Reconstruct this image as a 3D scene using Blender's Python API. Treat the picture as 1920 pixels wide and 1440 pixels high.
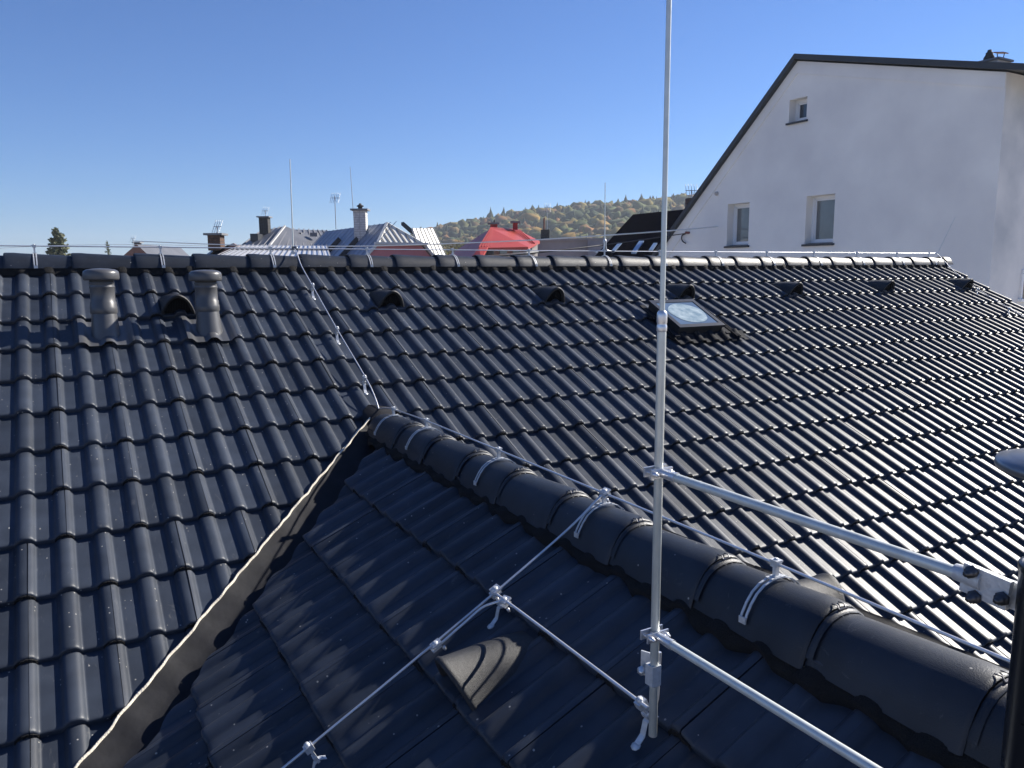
import bpy, bmesh, math, random
import numpy as np
from mathutils import Vector, Matrix
from mathutils.geometry import tessellate_polygon
random.seed(7); rng = np.random.default_rng(7)
for o in list(bpy.data.objects): bpy.data.objects.remove(o)
scene = bpy.context.scene
COL = scene.collection
R = math.radians

# ---------------------------------------------------------------- camera
CAM = Vector((0.2398, -6.1565, -0.0311))
CR = Matrix(((0.8668, -0.0785, 0.4925), (-0.4986, -0.1239, 0.8579), (-0.0063, -0.9892, -0.1465)))  # right, down, forward
FPX = 1447.2
cd = bpy.data.cameras.new('camera'); cam = bpy.data.objects.new('camera', cd); COL.objects.link(cam)
rot = Matrix((CR.col[0], -CR.col[1], -CR.col[2])).transposed()
cam.matrix_world = Matrix.Translation(CAM) @ rot.to_4x4()
cd.sensor_width = 36.0; cd.lens = 36.0 * FPX / 1920.0
cd.clip_start = 0.02; cd.clip_end = 6000
scene.camera = cam

# ---------------------------------------------------------------- light
SUN_AZ, SUN_EL = 87.0, 32.7
wd = bpy.data.worlds.new('World'); scene.world = wd; wd.use_nodes = True
nt = wd.node_tree
for n in list(nt.nodes): nt.nodes.remove(n)
sky = nt.nodes.new('ShaderNodeTexSky'); sky.sky_type = 'NISHITA'; sky.sun_disc = False
sky.sun_elevation = R(SUN_EL); sky.sun_rotation = R(SUN_AZ); sky.altitude = 0
sky.air_density = 1.0; sky.dust_density = 0.0; sky.ozone_density = 8.0
bg = nt.nodes.new('ShaderNodeBackground'); bg.inputs['Strength'].default_value = 0.060
wo = nt.nodes.new('ShaderNodeOutputWorld')
tint = nt.nodes.new('ShaderNodeMix'); tint.data_type = 'RGBA'; tint.blend_type = 'MULTIPLY'; tint.inputs[0].default_value = 1.0; tint.inputs[7].default_value = (0.87, 0.945, 1.15, 1)   # white balance of the whole sky
nt.links.new(sky.outputs[0], tint.inputs[6]); nt.links.new(tint.outputs[2], bg.inputs[0]); nt.links.new(bg.outputs[0], wo.inputs[0])
sd = bpy.data.lights.new('sun', 'SUN'); sd.energy = 5.0; sd.angle = R(0.53); sd.color = (1.0, 0.94, 0.85)
sun = bpy.data.objects.new('sun', sd); COL.objects.link(sun)
sv = Vector((math.cos(R(SUN_EL)) * math.sin(R(SUN_AZ)), math.cos(R(SUN_EL)) * math.cos(R(SUN_AZ)), math.sin(R(SUN_EL))))
sun.rotation_euler = sv.to_track_quat('Z', 'Y').to_euler(); sun.location = (20, 0, 20)
vs = scene.view_settings
vs.view_transform = 'Standard'; vs.look = 'None'; vs.exposure = 0.9; vs.gamma = 1.0
scene.render.resolution_x, scene.render.resolution_y = 1024, 768

# ---------------------------------------------------------------- materials
MATS = {}
def mat(name, col, rough=0.6, metal=0.0, spec=0.5, var=0.0, vscale=8.0, bump=0.0, bscale=60.0, col2=None, objrand=0.0, specks=0.0, coat=0.0, detail=4.0):
    m = bpy.data.materials.new(name); m.use_nodes = True; t = m.node_tree; N = t.nodes; L = t.links
    p = N['Principled BSDF']; MATS[name] = m
    p.inputs['Roughness'].default_value = rough; p.inputs['Metallic'].default_value = metal
    p.inputs['Specular IOR Level'].default_value = spec
    if coat: p.inputs['Coat Weight'].default_value = coat; p.inputs['Coat Roughness'].default_value = 0.3
    base = None
    tc = N.new('ShaderNodeTexCoord'); vec = tc.outputs['Object']
    oi = N.new('ShaderNodeObjectInfo')
    if objrand or specks:
        add = N.new('ShaderNodeVectorMath'); add.operation = 'ADD'
        sc = N.new('ShaderNodeVectorMath'); sc.operation = 'SCALE'; sc.inputs[0].default_value = (37, 91, 13)
        L.new(oi.outputs['Random'], sc.inputs['Scale']); L.new(vec, add.inputs[0]); L.new(sc.outputs[0], add.inputs[1]); vec = add.outputs[0]
    c1 = tuple(col) + (1,); c2 = tuple(col2 if col2 else [x * (1 - var) for x in col]) + (1,)
    nz = N.new('ShaderNodeTexNoise'); nz.inputs['Scale'].default_value = vscale; nz.inputs['Detail'].default_value = detail
    L.new(vec, nz.inputs['Vector'])
    rp = N.new('ShaderNodeValToRGB'); rp.color_ramp.elements[0].position = 0.35; rp.color_ramp.elements[1].position = 0.68
    rp.color_ramp.elements[0].color = c2; rp.color_ramp.elements[1].color = c1
    L.new(nz.outputs[0], rp.inputs[0]); base = rp.outputs[0]
    if objrand:
        hs = N.new('ShaderNodeHueSaturation'); mr = N.new('ShaderNodeMapRange')
        mr.inputs['To Min'].default_value = 1 - objrand; mr.inputs['To Max'].default_value = 1 + objrand
        L.new(oi.outputs['Random'], mr.inputs[0]); L.new(mr.outputs[0], hs.inputs['Value']); L.new(base, hs.inputs['Color']); base = hs.outputs[0]
    if specks:
        vo = N.new('ShaderNodeTexVoronoi'); vo.inputs['Scale'].default_value = 42; L.new(vec, vo.inputs['Vector'])
        lt = N.new('ShaderNodeMath'); lt.operation = 'LESS_THAN'; lt.inputs[1].default_value = 0.13; L.new(vo.outputs['Distance'], lt.inputs[0])
        sep = N.new('ShaderNodeSeparateColor'); L.new(vo.outputs['Color'], sep.inputs[0])
        gt = N.new('ShaderNodeMath'); gt.operation = 'GREATER_THAN'; gt.inputs[1].default_value = 1 - specks; L.new(sep.outputs[0], gt.inputs[0])
        mu = N.new('ShaderNodeMath'); mu.operation = 'MULTIPLY'; L.new(lt.outputs[0], mu.inputs[0]); L.new(gt.outputs[0], mu.inputs[1])
        # chalky scuffs, stretched noise
        mp = N.new('ShaderNodeMapping'); mp.inputs['Scale'].default_value = (9, 3, 9); L.new(vec, mp.inputs[0])
        n2 = N.new('ShaderNodeTexNoise'); n2.inputs['Scale'].default_value = 2.2; n2.inputs['Detail'].default_value = 9; n2.inputs['Roughness'].default_value = 0.75; n2.inputs['Distortion'].default_value = 1.5
        L.new(mp.outputs[0], n2.inputs['Vector'])
        r2 = N.new('ShaderNodeValToRGB'); r2.color_ramp.elements[0].position = 0.60; r2.color_ramp.elements[1].position = 0.76
        r2.color_ramp.elements[0].color = (0, 0, 0, 1); r2.color_ramp.elements[1].color = (0.3, 0.3, 0.3, 1); L.new(n2.outputs[0], r2.inputs[0])
        mx = N.new('ShaderNodeMath'); mx.operation = 'MAXIMUM'; L.new(mu.outputs[0], mx.inputs[0]); L.new(r2.outputs[0], mx.inputs[1])
        mix = N.new('ShaderNodeMix'); mix.data_type = 'RGBA'; L.new(mx.outputs[0], mix.inputs[0]); L.new(base, mix.inputs[6]); mix.inputs[7].default_value = (0.30, 0.29, 0.27, 1)
        base = mix.outputs[2]
    L.new(base, p.inputs['Base Color'])
    n3 = N.new('ShaderNodeTexNoise'); n3.inputs['Scale'].default_value = vscale * 2.7; n3.inputs['Detail'].default_value = 3; L.new(vec, n3.inputs['Vector'])
    m3 = N.new('ShaderNodeMapRange'); m3.inputs['To Min'].default_value = rough * 0.88; m3.inputs['To Max'].default_value = min(1, rough * 1.12)
    L.new(n3.outputs[0], m3.inputs[0]); L.new(m3.outputs[0], p.inputs['Roughness'])
    if bump:
        bn = N.new('ShaderNodeTexNoise'); bn.inputs['Scale'].default_value = bscale; bn.inputs['Detail'].default_value = 3; L.new(vec, bn.inputs['Vector'])
        b = N.new('ShaderNodeBump'); b.inputs['Strength'].default_value = bump; b.inputs['Distance'].default_value = 0.01
        L.new(bn.outputs[0], b.inputs['Height']); L.new(b.outputs[0], p.inputs['Normal'])
    return m

mat('tile', (0.034, 0.043, 0.061), rough=0.46, spec=0.36, var=0.28, vscale=9, bump=0.10, bscale=420, objrand=0.22, specks=0.14)
mat('ridge_clay', (0.018, 0.024, 0.036), rough=0.46, spec=0.38, var=0.3, vscale=10, bump=0.15, bscale=330, objrand=0.15, specks=0.06)
mat('tile_edge', (0.016, 0.016, 0.017), rough=0.9, spec=0.2, bump=0.8, bscale=160)
mat('vent_clay', (0.026, 0.027, 0.030), rough=0.55, var=0.45, vscale=90, bump=0.3, bscale=380, objrand=0.06)
mat('black_void', (0.006, 0.006, 0.007), rough=0.95, spec=0.1)
mat('mesh_black', (0.013, 0.013, 0.014), rough=0.8, spec=0.2, bump=0.7, bscale=240)
mat('deck', (0.02, 0.02, 0.02), rough=0.9)
mat('valley_metal', (0.012, 0.0125, 0.016), rough=0.62, spec=0.2, var=0.35, vscale=14, bump=0.12, bscale=30)
mat('cream_foam', (0.72, 0.66, 0.54), rough=0.85, var=0.2, vscale=60, bump=0.5, bscale=140)
mat('galvanised', (0.66, 0.69, 0.65), rough=0.38, metal=0.35, var=0.12, vscale=25, bump=0.05, bscale=90)
mat('aluminium', (0.74, 0.75, 0.77), rough=0.33, metal=0.7, var=0.1, vscale=40, bump=0.05, bscale=120)
mat('zinc_cast', (0.62, 0.64, 0.66), rough=0.45, metal=0.35, var=0.2, vscale=70, bump=0.15, bscale=200)
mat('dark_bolt', (0.12, 0.12, 0.13), rough=0.4, metal=0.8, var=0.3, vscale=90)
mat('pipe_plastic', (0.085, 0.087, 0.092), rough=0.36, spec=0.5, var=0.15, vscale=12)
mat('flue_enamel', (0.012, 0.012, 0.013), rough=0.28, spec=0.5, coat=0.3, var=0.2)
mat('flue_cap', (0.28, 0.29, 0.31), rough=0.34, metal=0.7, var=0.25, vscale=18)
mat('frame_dark', (0.02, 0.021, 0.024), rough=0.35, spec=0.5)
mat('lead', (0.016, 0.018, 0.024), rough=0.8, spec=0.12, var=0.3, vscale=20)
mat('roof_glass', (0.12, 0.17, 0.24), rough=0.10, spec=0.8, var=0.12, vscale=5)
mat('soap_glass', (0.40, 0.48, 0.50), rough=0.3, spec=0.5, col2=(0.16, 0.24, 0.29), vscale=16, detail=8)
mat('stucco', (0.86, 0.845, 0.80), rough=0.92, spec=0.2, col2=(0.74, 0.725, 0.70), vscale=0.7, bump=0.4, bscale=30, detail=8)
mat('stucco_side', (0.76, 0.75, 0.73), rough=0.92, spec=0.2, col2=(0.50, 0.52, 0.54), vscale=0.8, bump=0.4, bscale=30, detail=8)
mat('white_frame', (0.80, 0.80, 0.80), rough=0.45)
mat('window_glass', (0.06, 0.075, 0.09), rough=0.06, spec=0.9, var=0.4, vscale=1.5)
mat('blind', (0.17, 0.18, 0.18), rough=0.06, spec=0.9, var=0.15, vscale=3)
mat('verge_metal', (0.03, 0.035, 0.042), rough=0.5, spec=0.5, var=0.2)
mat('slate_roof', (0.004, 0.004, 0.008), rough=0.9, spec=0.0, var=0.4, vscale=5, bump=0.3, bscale=12)
mat('blue_sheet', (0.30, 0.34, 0.41), rough=0.45, metal=0.3, col2=(0.22, 0.26, 0.33), vscale=1.2, detail=7)
mat('cream_sheet', (0.68, 0.67, 0.62), rough=0.5, metal=0.2, var=0.12, vscale=1.5)
mat('grey_sheet', (0.13, 0.135, 0.15), rough=0.5, metal=0.2, var=0.2, vscale=1.0)
mat('silver_sheet', (0.80, 0.80, 0.80), rough=0.42, metal=0.5, var=0.1, vscale=1.0)
mat('seam_dark', (0.16, 0.16, 0.17), rough=0.6)
mat('red_sheet', (0.40, 0.046, 0.028), rough=0.45, var=0.1, vscale=1.5)
mat('red_brick', (0.42, 0.05, 0.045), rough=0.8, var=0.3, vscale=6)
mat('pink_wall', (0.56, 0.22, 0.23), rough=0.9, var=0.08, vscale=2)
mat('pale_wall', (0.50, 0.46, 0.42), rough=0.9, var=0.12, vscale=2)
mat('white_brick', (0.66, 0.65, 0.62), rough=0.85, var=0.25, vscale=8)
mat('mortar', (0.36, 0.35, 0.33), rough=0.95)
mat('brown_brick', (0.13, 0.075, 0.055), rough=0.9, var=0.4, vscale=9)
mat('dark_brick', (0.055, 0.052, 0.05), rough=0.9, var=0.4, vscale=9)
mat('rust_roof', (0.23, 0.11, 0.075), rough=0.8, var=0.3, vscale=4)
mat('concrete', (0.25, 0.25, 0.26), rough=0.95, col2=(0.16, 0.165, 0.175), vscale=0.7, bump=0.3, bscale=20, detail=8)
mat('pane_sky', (0.20, 0.27, 0.38), rough=0.15, spec=0.8)
mat('antenna_metal', (0.38, 0.39, 0.40), rough=0.45, metal=0.6)
mat('cable_white', (0.70, 0.71, 0.70), rough=0.5)
mat('cable_black', (0.012, 0.012, 0.016), rough=0.6)
mat('insulator', (0.20, 0.05, 0.04), rough=0.35)
mat('ground', (0.44, 0.40, 0.35), rough=1.0, spec=0.1, col2=(0.34, 0.31, 0.27), vscale=0.05)
mat('hill', (0.055, 0.06, 0.03), rough=1.0, spec=0.1, var=0.4, vscale=0.03)
mat('bark', (0.09, 0.065, 0.045), rough=0.95, var=0.3, vscale=6)
mat('needles', (0.12, 0.15, 0.08), rough=0.8, spec=0.25, col2=(0.20, 0.20, 0.12), vscale=2.5)
mat('house_wall', (0.55, 0.54, 0.52), rough=0.95, var=0.1, vscale=1)
fm = bpy.data.materials.new('forest'); fm.use_nodes = True
_p = fm.node_tree.nodes['Principled BSDF']; _a = fm.node_tree.nodes.new('ShaderNodeAttribute'); _a.attribute_name = 'tint'
fm.node_tree.links.new(_a.outputs['Color'], _p.inputs['Base Color']); _p.inputs['Roughness'].default_value = 0.9; _p.inputs['Specular IOR Level'].default_value = 0.15
MATS['forest'] = fm

# ---------------------------------------------------------------- mesh tools
def link(name, me, parent=None, M=None):
    o = bpy.data.objects.new(name, me); COL.objects.link(o)
    if parent is not None: o.parent = parent
    if M is not None: o.matrix_local = M
    return o
def tag(o, label=None, cat=None, group=None, kind=None):
    if label: o['label'] = label
    if cat: o['category'] = cat
    if group: o['group'] = group
    if kind: o['kind'] = kind
    return o
def empty(name, loc=(0, 0, 0), label=None, cat=None, group=None):
    o = bpy.data.objects.new(name, None); COL.objects.link(o); o.location = loc; o.empty_display_size = 0.05
    return tag(o, label, cat, group)
class MB:
    def __init__(s): s.v = []; s.f = []; s.m = []; s.mats = []; s.sm = []
    def mi(s, name):
        if name not in s.mats: s.mats.append(name)
        return s.mats.index(name)
    def add(s, vs, fs, m, smooth=False):
        b = len(s.v); s.v += [tuple(v) for v in vs]; k = s.mi(m)
        for f in fs: s.f.append(tuple(i + b for i in f)); s.m.append(k); s.sm.append(smooth)
    def box(s, c, d, m, M=None):
        x, y, z = [k / 2 for k in d]; c = Vector(c)
        vs = [Vector((sx * x, sy * y, sz * z)) for sz in (-1, 1) for sy in (-1, 1) for sx in (-1, 1)]
        if M is not None: vs = [M @ v for v in vs]
        s.add([v + c for v in vs], [(0, 2, 3, 1), (4, 5, 7, 6), (0, 1, 5, 4), (2, 6, 7, 3), (0, 4, 6, 2), (1, 3, 7, 5)], m)
    def bar(s, a, b, w, h, m, up=(0, 0, 1)):
        a = Vector(a); b = Vector(b); d = b - a; l = d.length; d.normalize(); up = Vector(up)
        x = d.cross(up)
        if x.length < 1e-4: x = d.cross(Vector((1, 0, 0)))
        x.normalize(); z = x.cross(d)
        s.box((a + b) / 2, (w, l, h), m, Matrix((x, d, z)).transposed())
    def tube(s, pts, r, m, n=8, cap=True):
        pts = [Vector(p) for p in pts]; rs = r if isinstance(r, (list, tuple)) else [r] * len(pts)
        rings = []; px = None
        for i, p in enumerate(pts):
            d = (pts[min(i + 1, len(pts) - 1)] - pts[max(i - 1, 0)]).normalized()
            if px is None:
                px = d.cross(Vector((0, 0, 1)))
                if px.length < 1e-3: px = d.cross(Vector((0, 1, 0)))
            px = (px - d * px.dot(d)).normalized(); py = d.cross(px)
            rings.append([p + rs[i] * (math.cos(6.28318 * k / n) * px + math.sin(6.28318 * k / n) * py) for k in range(n)])
        vs = [v for q in rings for v in q]; fs = []
        for i in range(len(pts) - 1):
            for k in range(n): fs.append((i * n + k, i * n + (k + 1) % n, (i + 1) * n + (k + 1) % n, (i + 1) * n + k))
        s.add(vs, fs, m, True)
        if cap:
            s.add(rings[0], [tuple(range(n))[::-1]], m); s.add(rings[-1], [tuple(range(n))], m)
    def lathe(s, prof, c, m, n=24, axis=(0, 0, 1)):
        ax = Vector(axis).normalized(); px = ax.cross(Vector((0, 1, 0)))
        if px.length < 1e-3: px = ax.cross(Vector((1, 0, 0)))
        px.normalize(); py = ax.cross(px); c = Vector(c); vs = []; fs = []
        for (r, z) in prof:
            for k in range(n): vs.append(c + ax * z + r * (math.cos(6.28318 * k / n) * px + math.sin(6.28318 * k / n) * py))
        for i in range(len(prof) - 1):
            for k in range(n): fs.append((i * n + k, i * n + (k + 1) % n, (i + 1) * n + (k + 1) % n, (i + 1) * n + k))
        s.add(vs, fs, m, True)
    def grid(s, rows, m, smooth=True):
        w = len(rows[0]); vs = [p for r in rows for p in r]
        s.add(vs, [(i * w + k, i * w + k + 1, (i + 1) * w + k + 1, (i + 1) * w + k) for i in range(len(rows) - 1) for k in range(w - 1)], m, smooth)
    def slab(s, poly, th, m, down=(0, 0, -1)):
        poly = [Vector(p) for p in poly]; n = len(poly); d = Vector(down) * th
        s.add(poly + [p + d for p in poly], [tuple(range(n)), tuple(range(n, 2 * n))[::-1]] + [(i, n + i, n + (i + 1) % n, (i + 1) % n) for i in range(n)], m)
    def mesh(s, name):
        me = bpy.data.meshes.new(name); me.from_pydata([tuple(v) for v in s.v], [], s.f); me.update()
        for k in s.mats: me.materials.append(MATS[k])
        me.polygons.foreach_set('material_index', s.m); me.polygons.foreach_set('use_smooth', s.sm)
        bm = bmesh.new(); bm.from_mesh(me); bmesh.ops.recalc_face_normals(bm, faces=bm.faces); bm.to_mesh(me); bm.free()
        return me
    def build(s, name, parent=None, M=None): return link(name, s.mesh(name), parent, M)

ORD = ['first', 'second', 'third', 'fourth', 'fifth', 'sixth', 'seventh', 'eighth', 'ninth', 'tenth', 'eleventh', 'twelfth', 'thirteenth', 'fourteenth', 'fifteenth']
def at(x, y, d):                       # the point seen at photo pixel (x, y), d metres in front of the camera
    return CAM + d * (CR @ Vector(((x - 960) / FPX, (y - 720) / FPX, 1.0)))

# ---------------------------------------------------------------- ground and hill (structure)
b = MB(); S = 3000
b.add([(-S, -S, -8), (S, -S, -8), (S, S, -8), (-S, S, -8)], [(0, 1, 2, 3)], 'ground'); tag(b.build('ground'), kind='structure')
ridge_px = [(300, 478), (500, 470), (640, 458), (760, 445), (815, 438), (860, 429), (900, 420), (980, 408), (1080, 397), (1190, 388), (1290, 382), (1400, 376), (1550, 380), (1800, 400), (2100, 440)]
fr = Vector((CR[0][2], CR[1][2], 0)).normalized(); rr = Vector((fr.y, -fr.x, 0))
def cf(l, d, z): return CAM + rr * l + fr * d + Vector((0, 0, z))
def crest_z(px):
    xs = [p[0] for p in ridge_px]; ys = [p[1] for p in ridge_px]
    y = float(np.interp(px, xs, ys)); return (505.5 - 0.0065 * (px - 960) - y) / FPX * 560 / 0.98
def hill_z(l, d):
    px = 960 + FPX * l / d; top = crest_z(px) - 9.0
    t = min(1, max(0, (d - 240) / 320)); t = t * t * (3 - 2 * t)
    w = 3.0 * math.sin(l * 0.05 + d * 0.013) + 2.0 * math.sin(l * 0.11 - d * 0.04)
    return -10 + (top + 10) * t + w * t * (1 - t) * 2
b = MB(); rows = []
for d in np.linspace(230, 760, 28):
    rows.append([cf(l * d / 560, d, hill_z(l * d / 560, min(d, 560)) - max(0, d - 560) * 0.15) for l in np.linspace(-300, 460, 60)])
b.grid(rows, 'hill'); tag(b.build('hill'), kind='structure')

# ---------------------------------------------------------------- the tiled roof
TH = 0.4748; cT, sT = math.cos(TH), math.sin(TH)
GX, GZ = 1.836, -0.905                       # gable ridge line (crest plane apex)
GA, GB = 0.322, 0.338                        # tile gauges
RY = 0.11                                    # main ridge line
def frame(kind):
    if kind == 'main': X, Y, Z, O = (1, 0, 0), (0, cT, sT), (0, -sT, cT), (0, 0, 0)
    elif kind == 'left': X, Y, Z, O = (0, -1, 0), (cT, 0, sT), (-sT, 0, cT), (GX, 0, GZ)
    elif kind == 'right': X, Y, Z, O = (0, 1, 0), (-cT, 0, sT), (sT, 0, cT), (GX, 0, GZ)
    else: X, Y, Z, O = (-1, 0, 0), (0, -cT, sT), (0, sT, cT), (0, 2 * RY, 0)
    return Matrix.Translation(O) @ Matrix((X, Y, Z)).transposed().to_4x4()
FM, FL, FR_, FB = frame('main'), frame('left'), frame('right'), frame('back')
def rp(F, x, s, h=0): return F @ Vector((x, -s, h))
RH, RW = 0.0265, 0.0365
PF = [0, .35, .62, .82, .95, 1.06, 1.16, 1.30]; PZ = [1, .945, .79, .56, .31, .10, 0, 0]
def prof(x):                                 # double-roll concrete tile section, crest at x = 0, 0.15, 0.30
    d = abs(((x + 0.075) % 0.15) - 0.075)
    return -RH + RH * float(np.interp(d / RW, PF, PZ))
TILT = 0.026 / 0.322
def tile_mesh(name, x0=0.012, x1=0.309, L=0.40, nub=True, verge=False):
    b = MB()
    xs = sorted([x0, x1] + [q for k in range(0, 4) for f in PF for q in {round(0.15 * k - f * RW, 5), round(0.15 * k + f * RW, 5)} if x0 + 0.002 < q < x1 - 0.002]); n = len(xs) - 1
    if verge: xs += [x1 + 0.004, x1 + 0.006]
    rings = [(L, 0), (0.034, 0), (0.016, 0), (0.008, 0.001), (0.003, 0.0035), (0.0, 0.009), (0.0005, 0.030)]
    rows = []
    for (y, dr) in rings:
        row = []
        for i, x in enumerate(xs):
            z = prof(min(x, x1)) - y * TILT - dr
            if verge and i >= n + 1: z -= 0.02 if i == n + 1 else 0.12
            row.append((x, y, z))
        rows.append(row)
    b.grid(rows, 'tile')
    # right edge face and the water lap hidden under the neighbour
    if not verge:
        b.grid([[(x1, y, prof(x1) - y * TILT - dr) for y, dr in rings[:6]], [(x1 - 0.001, y, prof(x1) - y * TILT - dr - 0.012) for y, dr in rings[:6]]], 'tile', False)
    b.grid([[(x, y, prof(x) - 0.008 - y * TILT) for x in (-0.014, -0.004, 0.006, x0 + 0.001)] for y in (L, 0.006)], 'tile')
    b.grid([[(x0, y, prof(x0) - y * TILT - dr) for y, dr in rings[:6]], [(x0 + 0.0005, y, prof(x0) - y * TILT - dr - 0.008) for y, dr in rings[:6]]], 'tile', False)
    if nub:                                  # rough dark joint under the lapped roll
        xs2 = [0.30 + k * 0.0095 for k in range(-4, 5)]
        top = [(x, -0.004 + 0.002 * ((i * 7) % 3 - 1), prof(x) - 0.009 - 0.002 * (i % 2)) for i, x in enumerate(xs2)]
        bot = [(x, -0.006 + 0.002 * ((i * 5) % 3 - 1), prof(x) - 0.026) for i, x in enumerate(xs2)]
        b.grid([[(x, 0.004, z) for x, y, z in top], top, bot], 'tile_edge', False)
    return b.mesh(name)
TILE = tile_mesh('tile')
VERGE_A = tile_mesh('verge_tile', 0.012, 0.15 + 0.040, nub=False, verge=True)
VERGE_B = tile_mesh('verge_tile_wide', 0.012, 0.30 + 0.040, nub=False, verge=True)

roof = empty('tiled_roof', (0, 0, -2.3), 'black double-roll concrete tiled roof with a cross gable in the foreground', 'roof')
RI = Matrix.Translation((0, 0, 2.3))         # child offset back to world
def proof(o): o.parent = roof; o.matrix_parent_inverse = RI; return o
# sheathing under the tiles (one part per slope)
EAVE = 4.95
def deck(F, pts, name):
    b = MB(); b.slab([rp(F, x, s, -0.085) for x, s in pts], 0.12, 'deck'); return proof(b.build(name))
def vs_(y): return -y / cT
main_deck = deck(FM, [(-3.2, -RY / cT), (10.55, -RY / cT), (10.55, EAVE), (-3.2, EAVE)], 'main_slope')
back_deck = deck(FB, [(3.2, -RY / cT), (-10.55, -RY / cT), (-10.55, EAVE), (3.2, EAVE)], 'rear_slope')
VX, VY = 1.836, -1.761                       # valley head
def lx(y): return -y
left_deck = deck(FL, [(-VY - 0.02, 0.0), (6.65, 0.0), (6.65, 2.9), (-VY + 2.9 * cT, 2.9)], 'gable_slope')
right_deck = deck(FR_, [(VY + 0.02, 0.0), (-6.65, 0.0), (-6.65, 2.9), (VY - 2.9 * cT, 2.9)], 'gable_slope')
right_deck['label'] = 'far slope of the cross gable, turned towards the sun'

VS = 0.954                                   # plan slope of the sealed valley edge on the main side
def main_keep(x, y):                         # plan position outside the gable? (signed distance)
    xl = x if x < VX else 2 * VX - x
    return (y - (-1.76 + (xl - 1.77) * VS)) / math.hypot(1, VS)
def gable_keep(x, y): return ((-2.314 + (x - 1.428) * 0.934) - y) / math.hypot(1, 0.934)

cand = []                                    # (distance, deck, matrix, mesh)
stuff = {}
def jitter(): return Matrix.Translation((random.gauss(0, .0010), random.gauss(0, .0018), random.gauss(0, .0009))) @ Matrix.Rotation(random.gauss(0, .0035), 4, 'Z') @ Matrix.Rotation(random.gauss(0, .002), 4, 'Y')
def in_view(p):
    q = CR.transposed() @ (p - CAM)
    if q.z < 0.1: return False
    return -90 < 960 + FPX * q.x / q.z < 2010 and -50 < 720 + FPX * q.y / q.z < 1560
clipped = []
for j in range(1, 16):
    par = 1 if j <= 8 else 0
    for u in range(-21 + (1 - par), 71, 2):
        x = 0.15 * u; s = GA * j; me = TILE
        if u >= 69: me = VERGE_A
        elif u == 68: me = VERGE_B
        elif u > 69: continue
        if u == 70: continue
        M = FM @ Matrix.Translation((x, -s, 0)) @ jitter()
        cs = [M @ Vector((a, c, 0)) for a in (0, 0.31) for c in (0, 0.4)]
        k = [main_keep(p.x, p.y) for p in cs]
        inx = [p.y < VY + 0.1 for p in cs]
        if any(inx) and max(k) < 0: continue
        if any(inx) and min(k) < 0.0: clipped.append((main_deck, M, me, cs[0].x + .15)); continue
        p = M @ Vector((0.15, 0.1, 0))
        cand.append([(p - CAM).length if in_view(p) else 99, main_deck, M, me])
phase = 2.76 + 0.012
for k in range(-1, 8):
    s = 0.465 + GB * k
    for i in range(-6, 14):
        M = FL @ Matrix.Translation((phase + 0.30 * i, -s, 0)) @ Matrix.Diagonal((1, 0.33 if k < 0 else 1, 1, 1)) @ jitter()
        cs = [M @ Vector((a, c, 0)) for a in (0, 0.31) for c in (0, 0.4)]
        kk = [gable_keep(p.x, p.y) for p in cs]
        if max(kk) < 0 or cs[0].y < -6.6: continue
        if min(kk) < 0: clipped.append((left_deck, M, TILE, None)); continue
        p = M @ Vector((0.15, 0.1, 0))
        cand.append([(p - CAM).length if in_view(p) else 99, left_deck, M, TILE])
for k in range(-1, 8):
    s = 0.465 + GB * k
    for i in range(-22, 2):
        M = FR_ @ Matrix.Translation((VY - 0.05 + 0.30 * i, -s, 0)) @ Matrix.Diagonal((1, 0.33 if k < 0 else 1, 1, 1))
        cs = [M @ Vector((a, c, 0)) for a in (0, 0.31) for c in (0, 0.4)]
        kk = [gable_keep(2 * VX - p.x, p.y) for p in cs]
        if min(kk) < -0.05: continue
        stuff.setdefault('right', []).append((M, TILE))
cand.sort(key=lambda c: c[0])
ntile = 0
for d, dk, M, me in cand:
    if d < 90 and ntile < 300 - len(clipped):
        o = link('tile', me, dk); o.matrix_basis = M; ntile += 1
    else: stuff.setdefault('main' if dk is main_deck else 'left', []).append((M, me))
def np_mesh(me):
    v = np.empty(len(me.vertices) * 3); me.vertices.foreach_get('co', v); v = v.reshape(-1, 3)
    return v, [tuple(p.vertices) for p in me.polygons], [me.materials[p.material_index].name for p in me.polygons], [p.use_smooth for p in me.polygons]
CACHE = {}
def join(items, name, parent):
    V = []; Fs = []; mi = []; sm = []; names = []; base = 0
    for M, me in items:
        if me.name not in CACHE: CACHE[me.name] = np_mesh(me)
        v, f, m, s_ = CACHE[me.name]
        A = np.array(M); V.append(v @ A[:3, :3].T + A[:3, 3]); Fs += [tuple(i + base for i in q) for q in f]; base += len(v)
        for k in m:
            if k not in names: names.append(k)
        mi += [names.index(k) for k in m]; sm += s_
    me = bpy.data.meshes.new(name); me.from_pydata(np.vstack(V).tolist(), [], Fs); me.update()
    for k in names: me.materials.append(MATS[k])
    me.polygons.foreach_set('material_index', mi); me.polygons.foreach_set('use_smooth', sm)
    o = link(name, me, parent); o['kind'] = 'stuff'; return o
for key, dk in (('main', main_deck), ('left', left_deck), ('right', right_deck)):
    if key in stuff: join(stuff[key], 'tile_field', dk)
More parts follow.
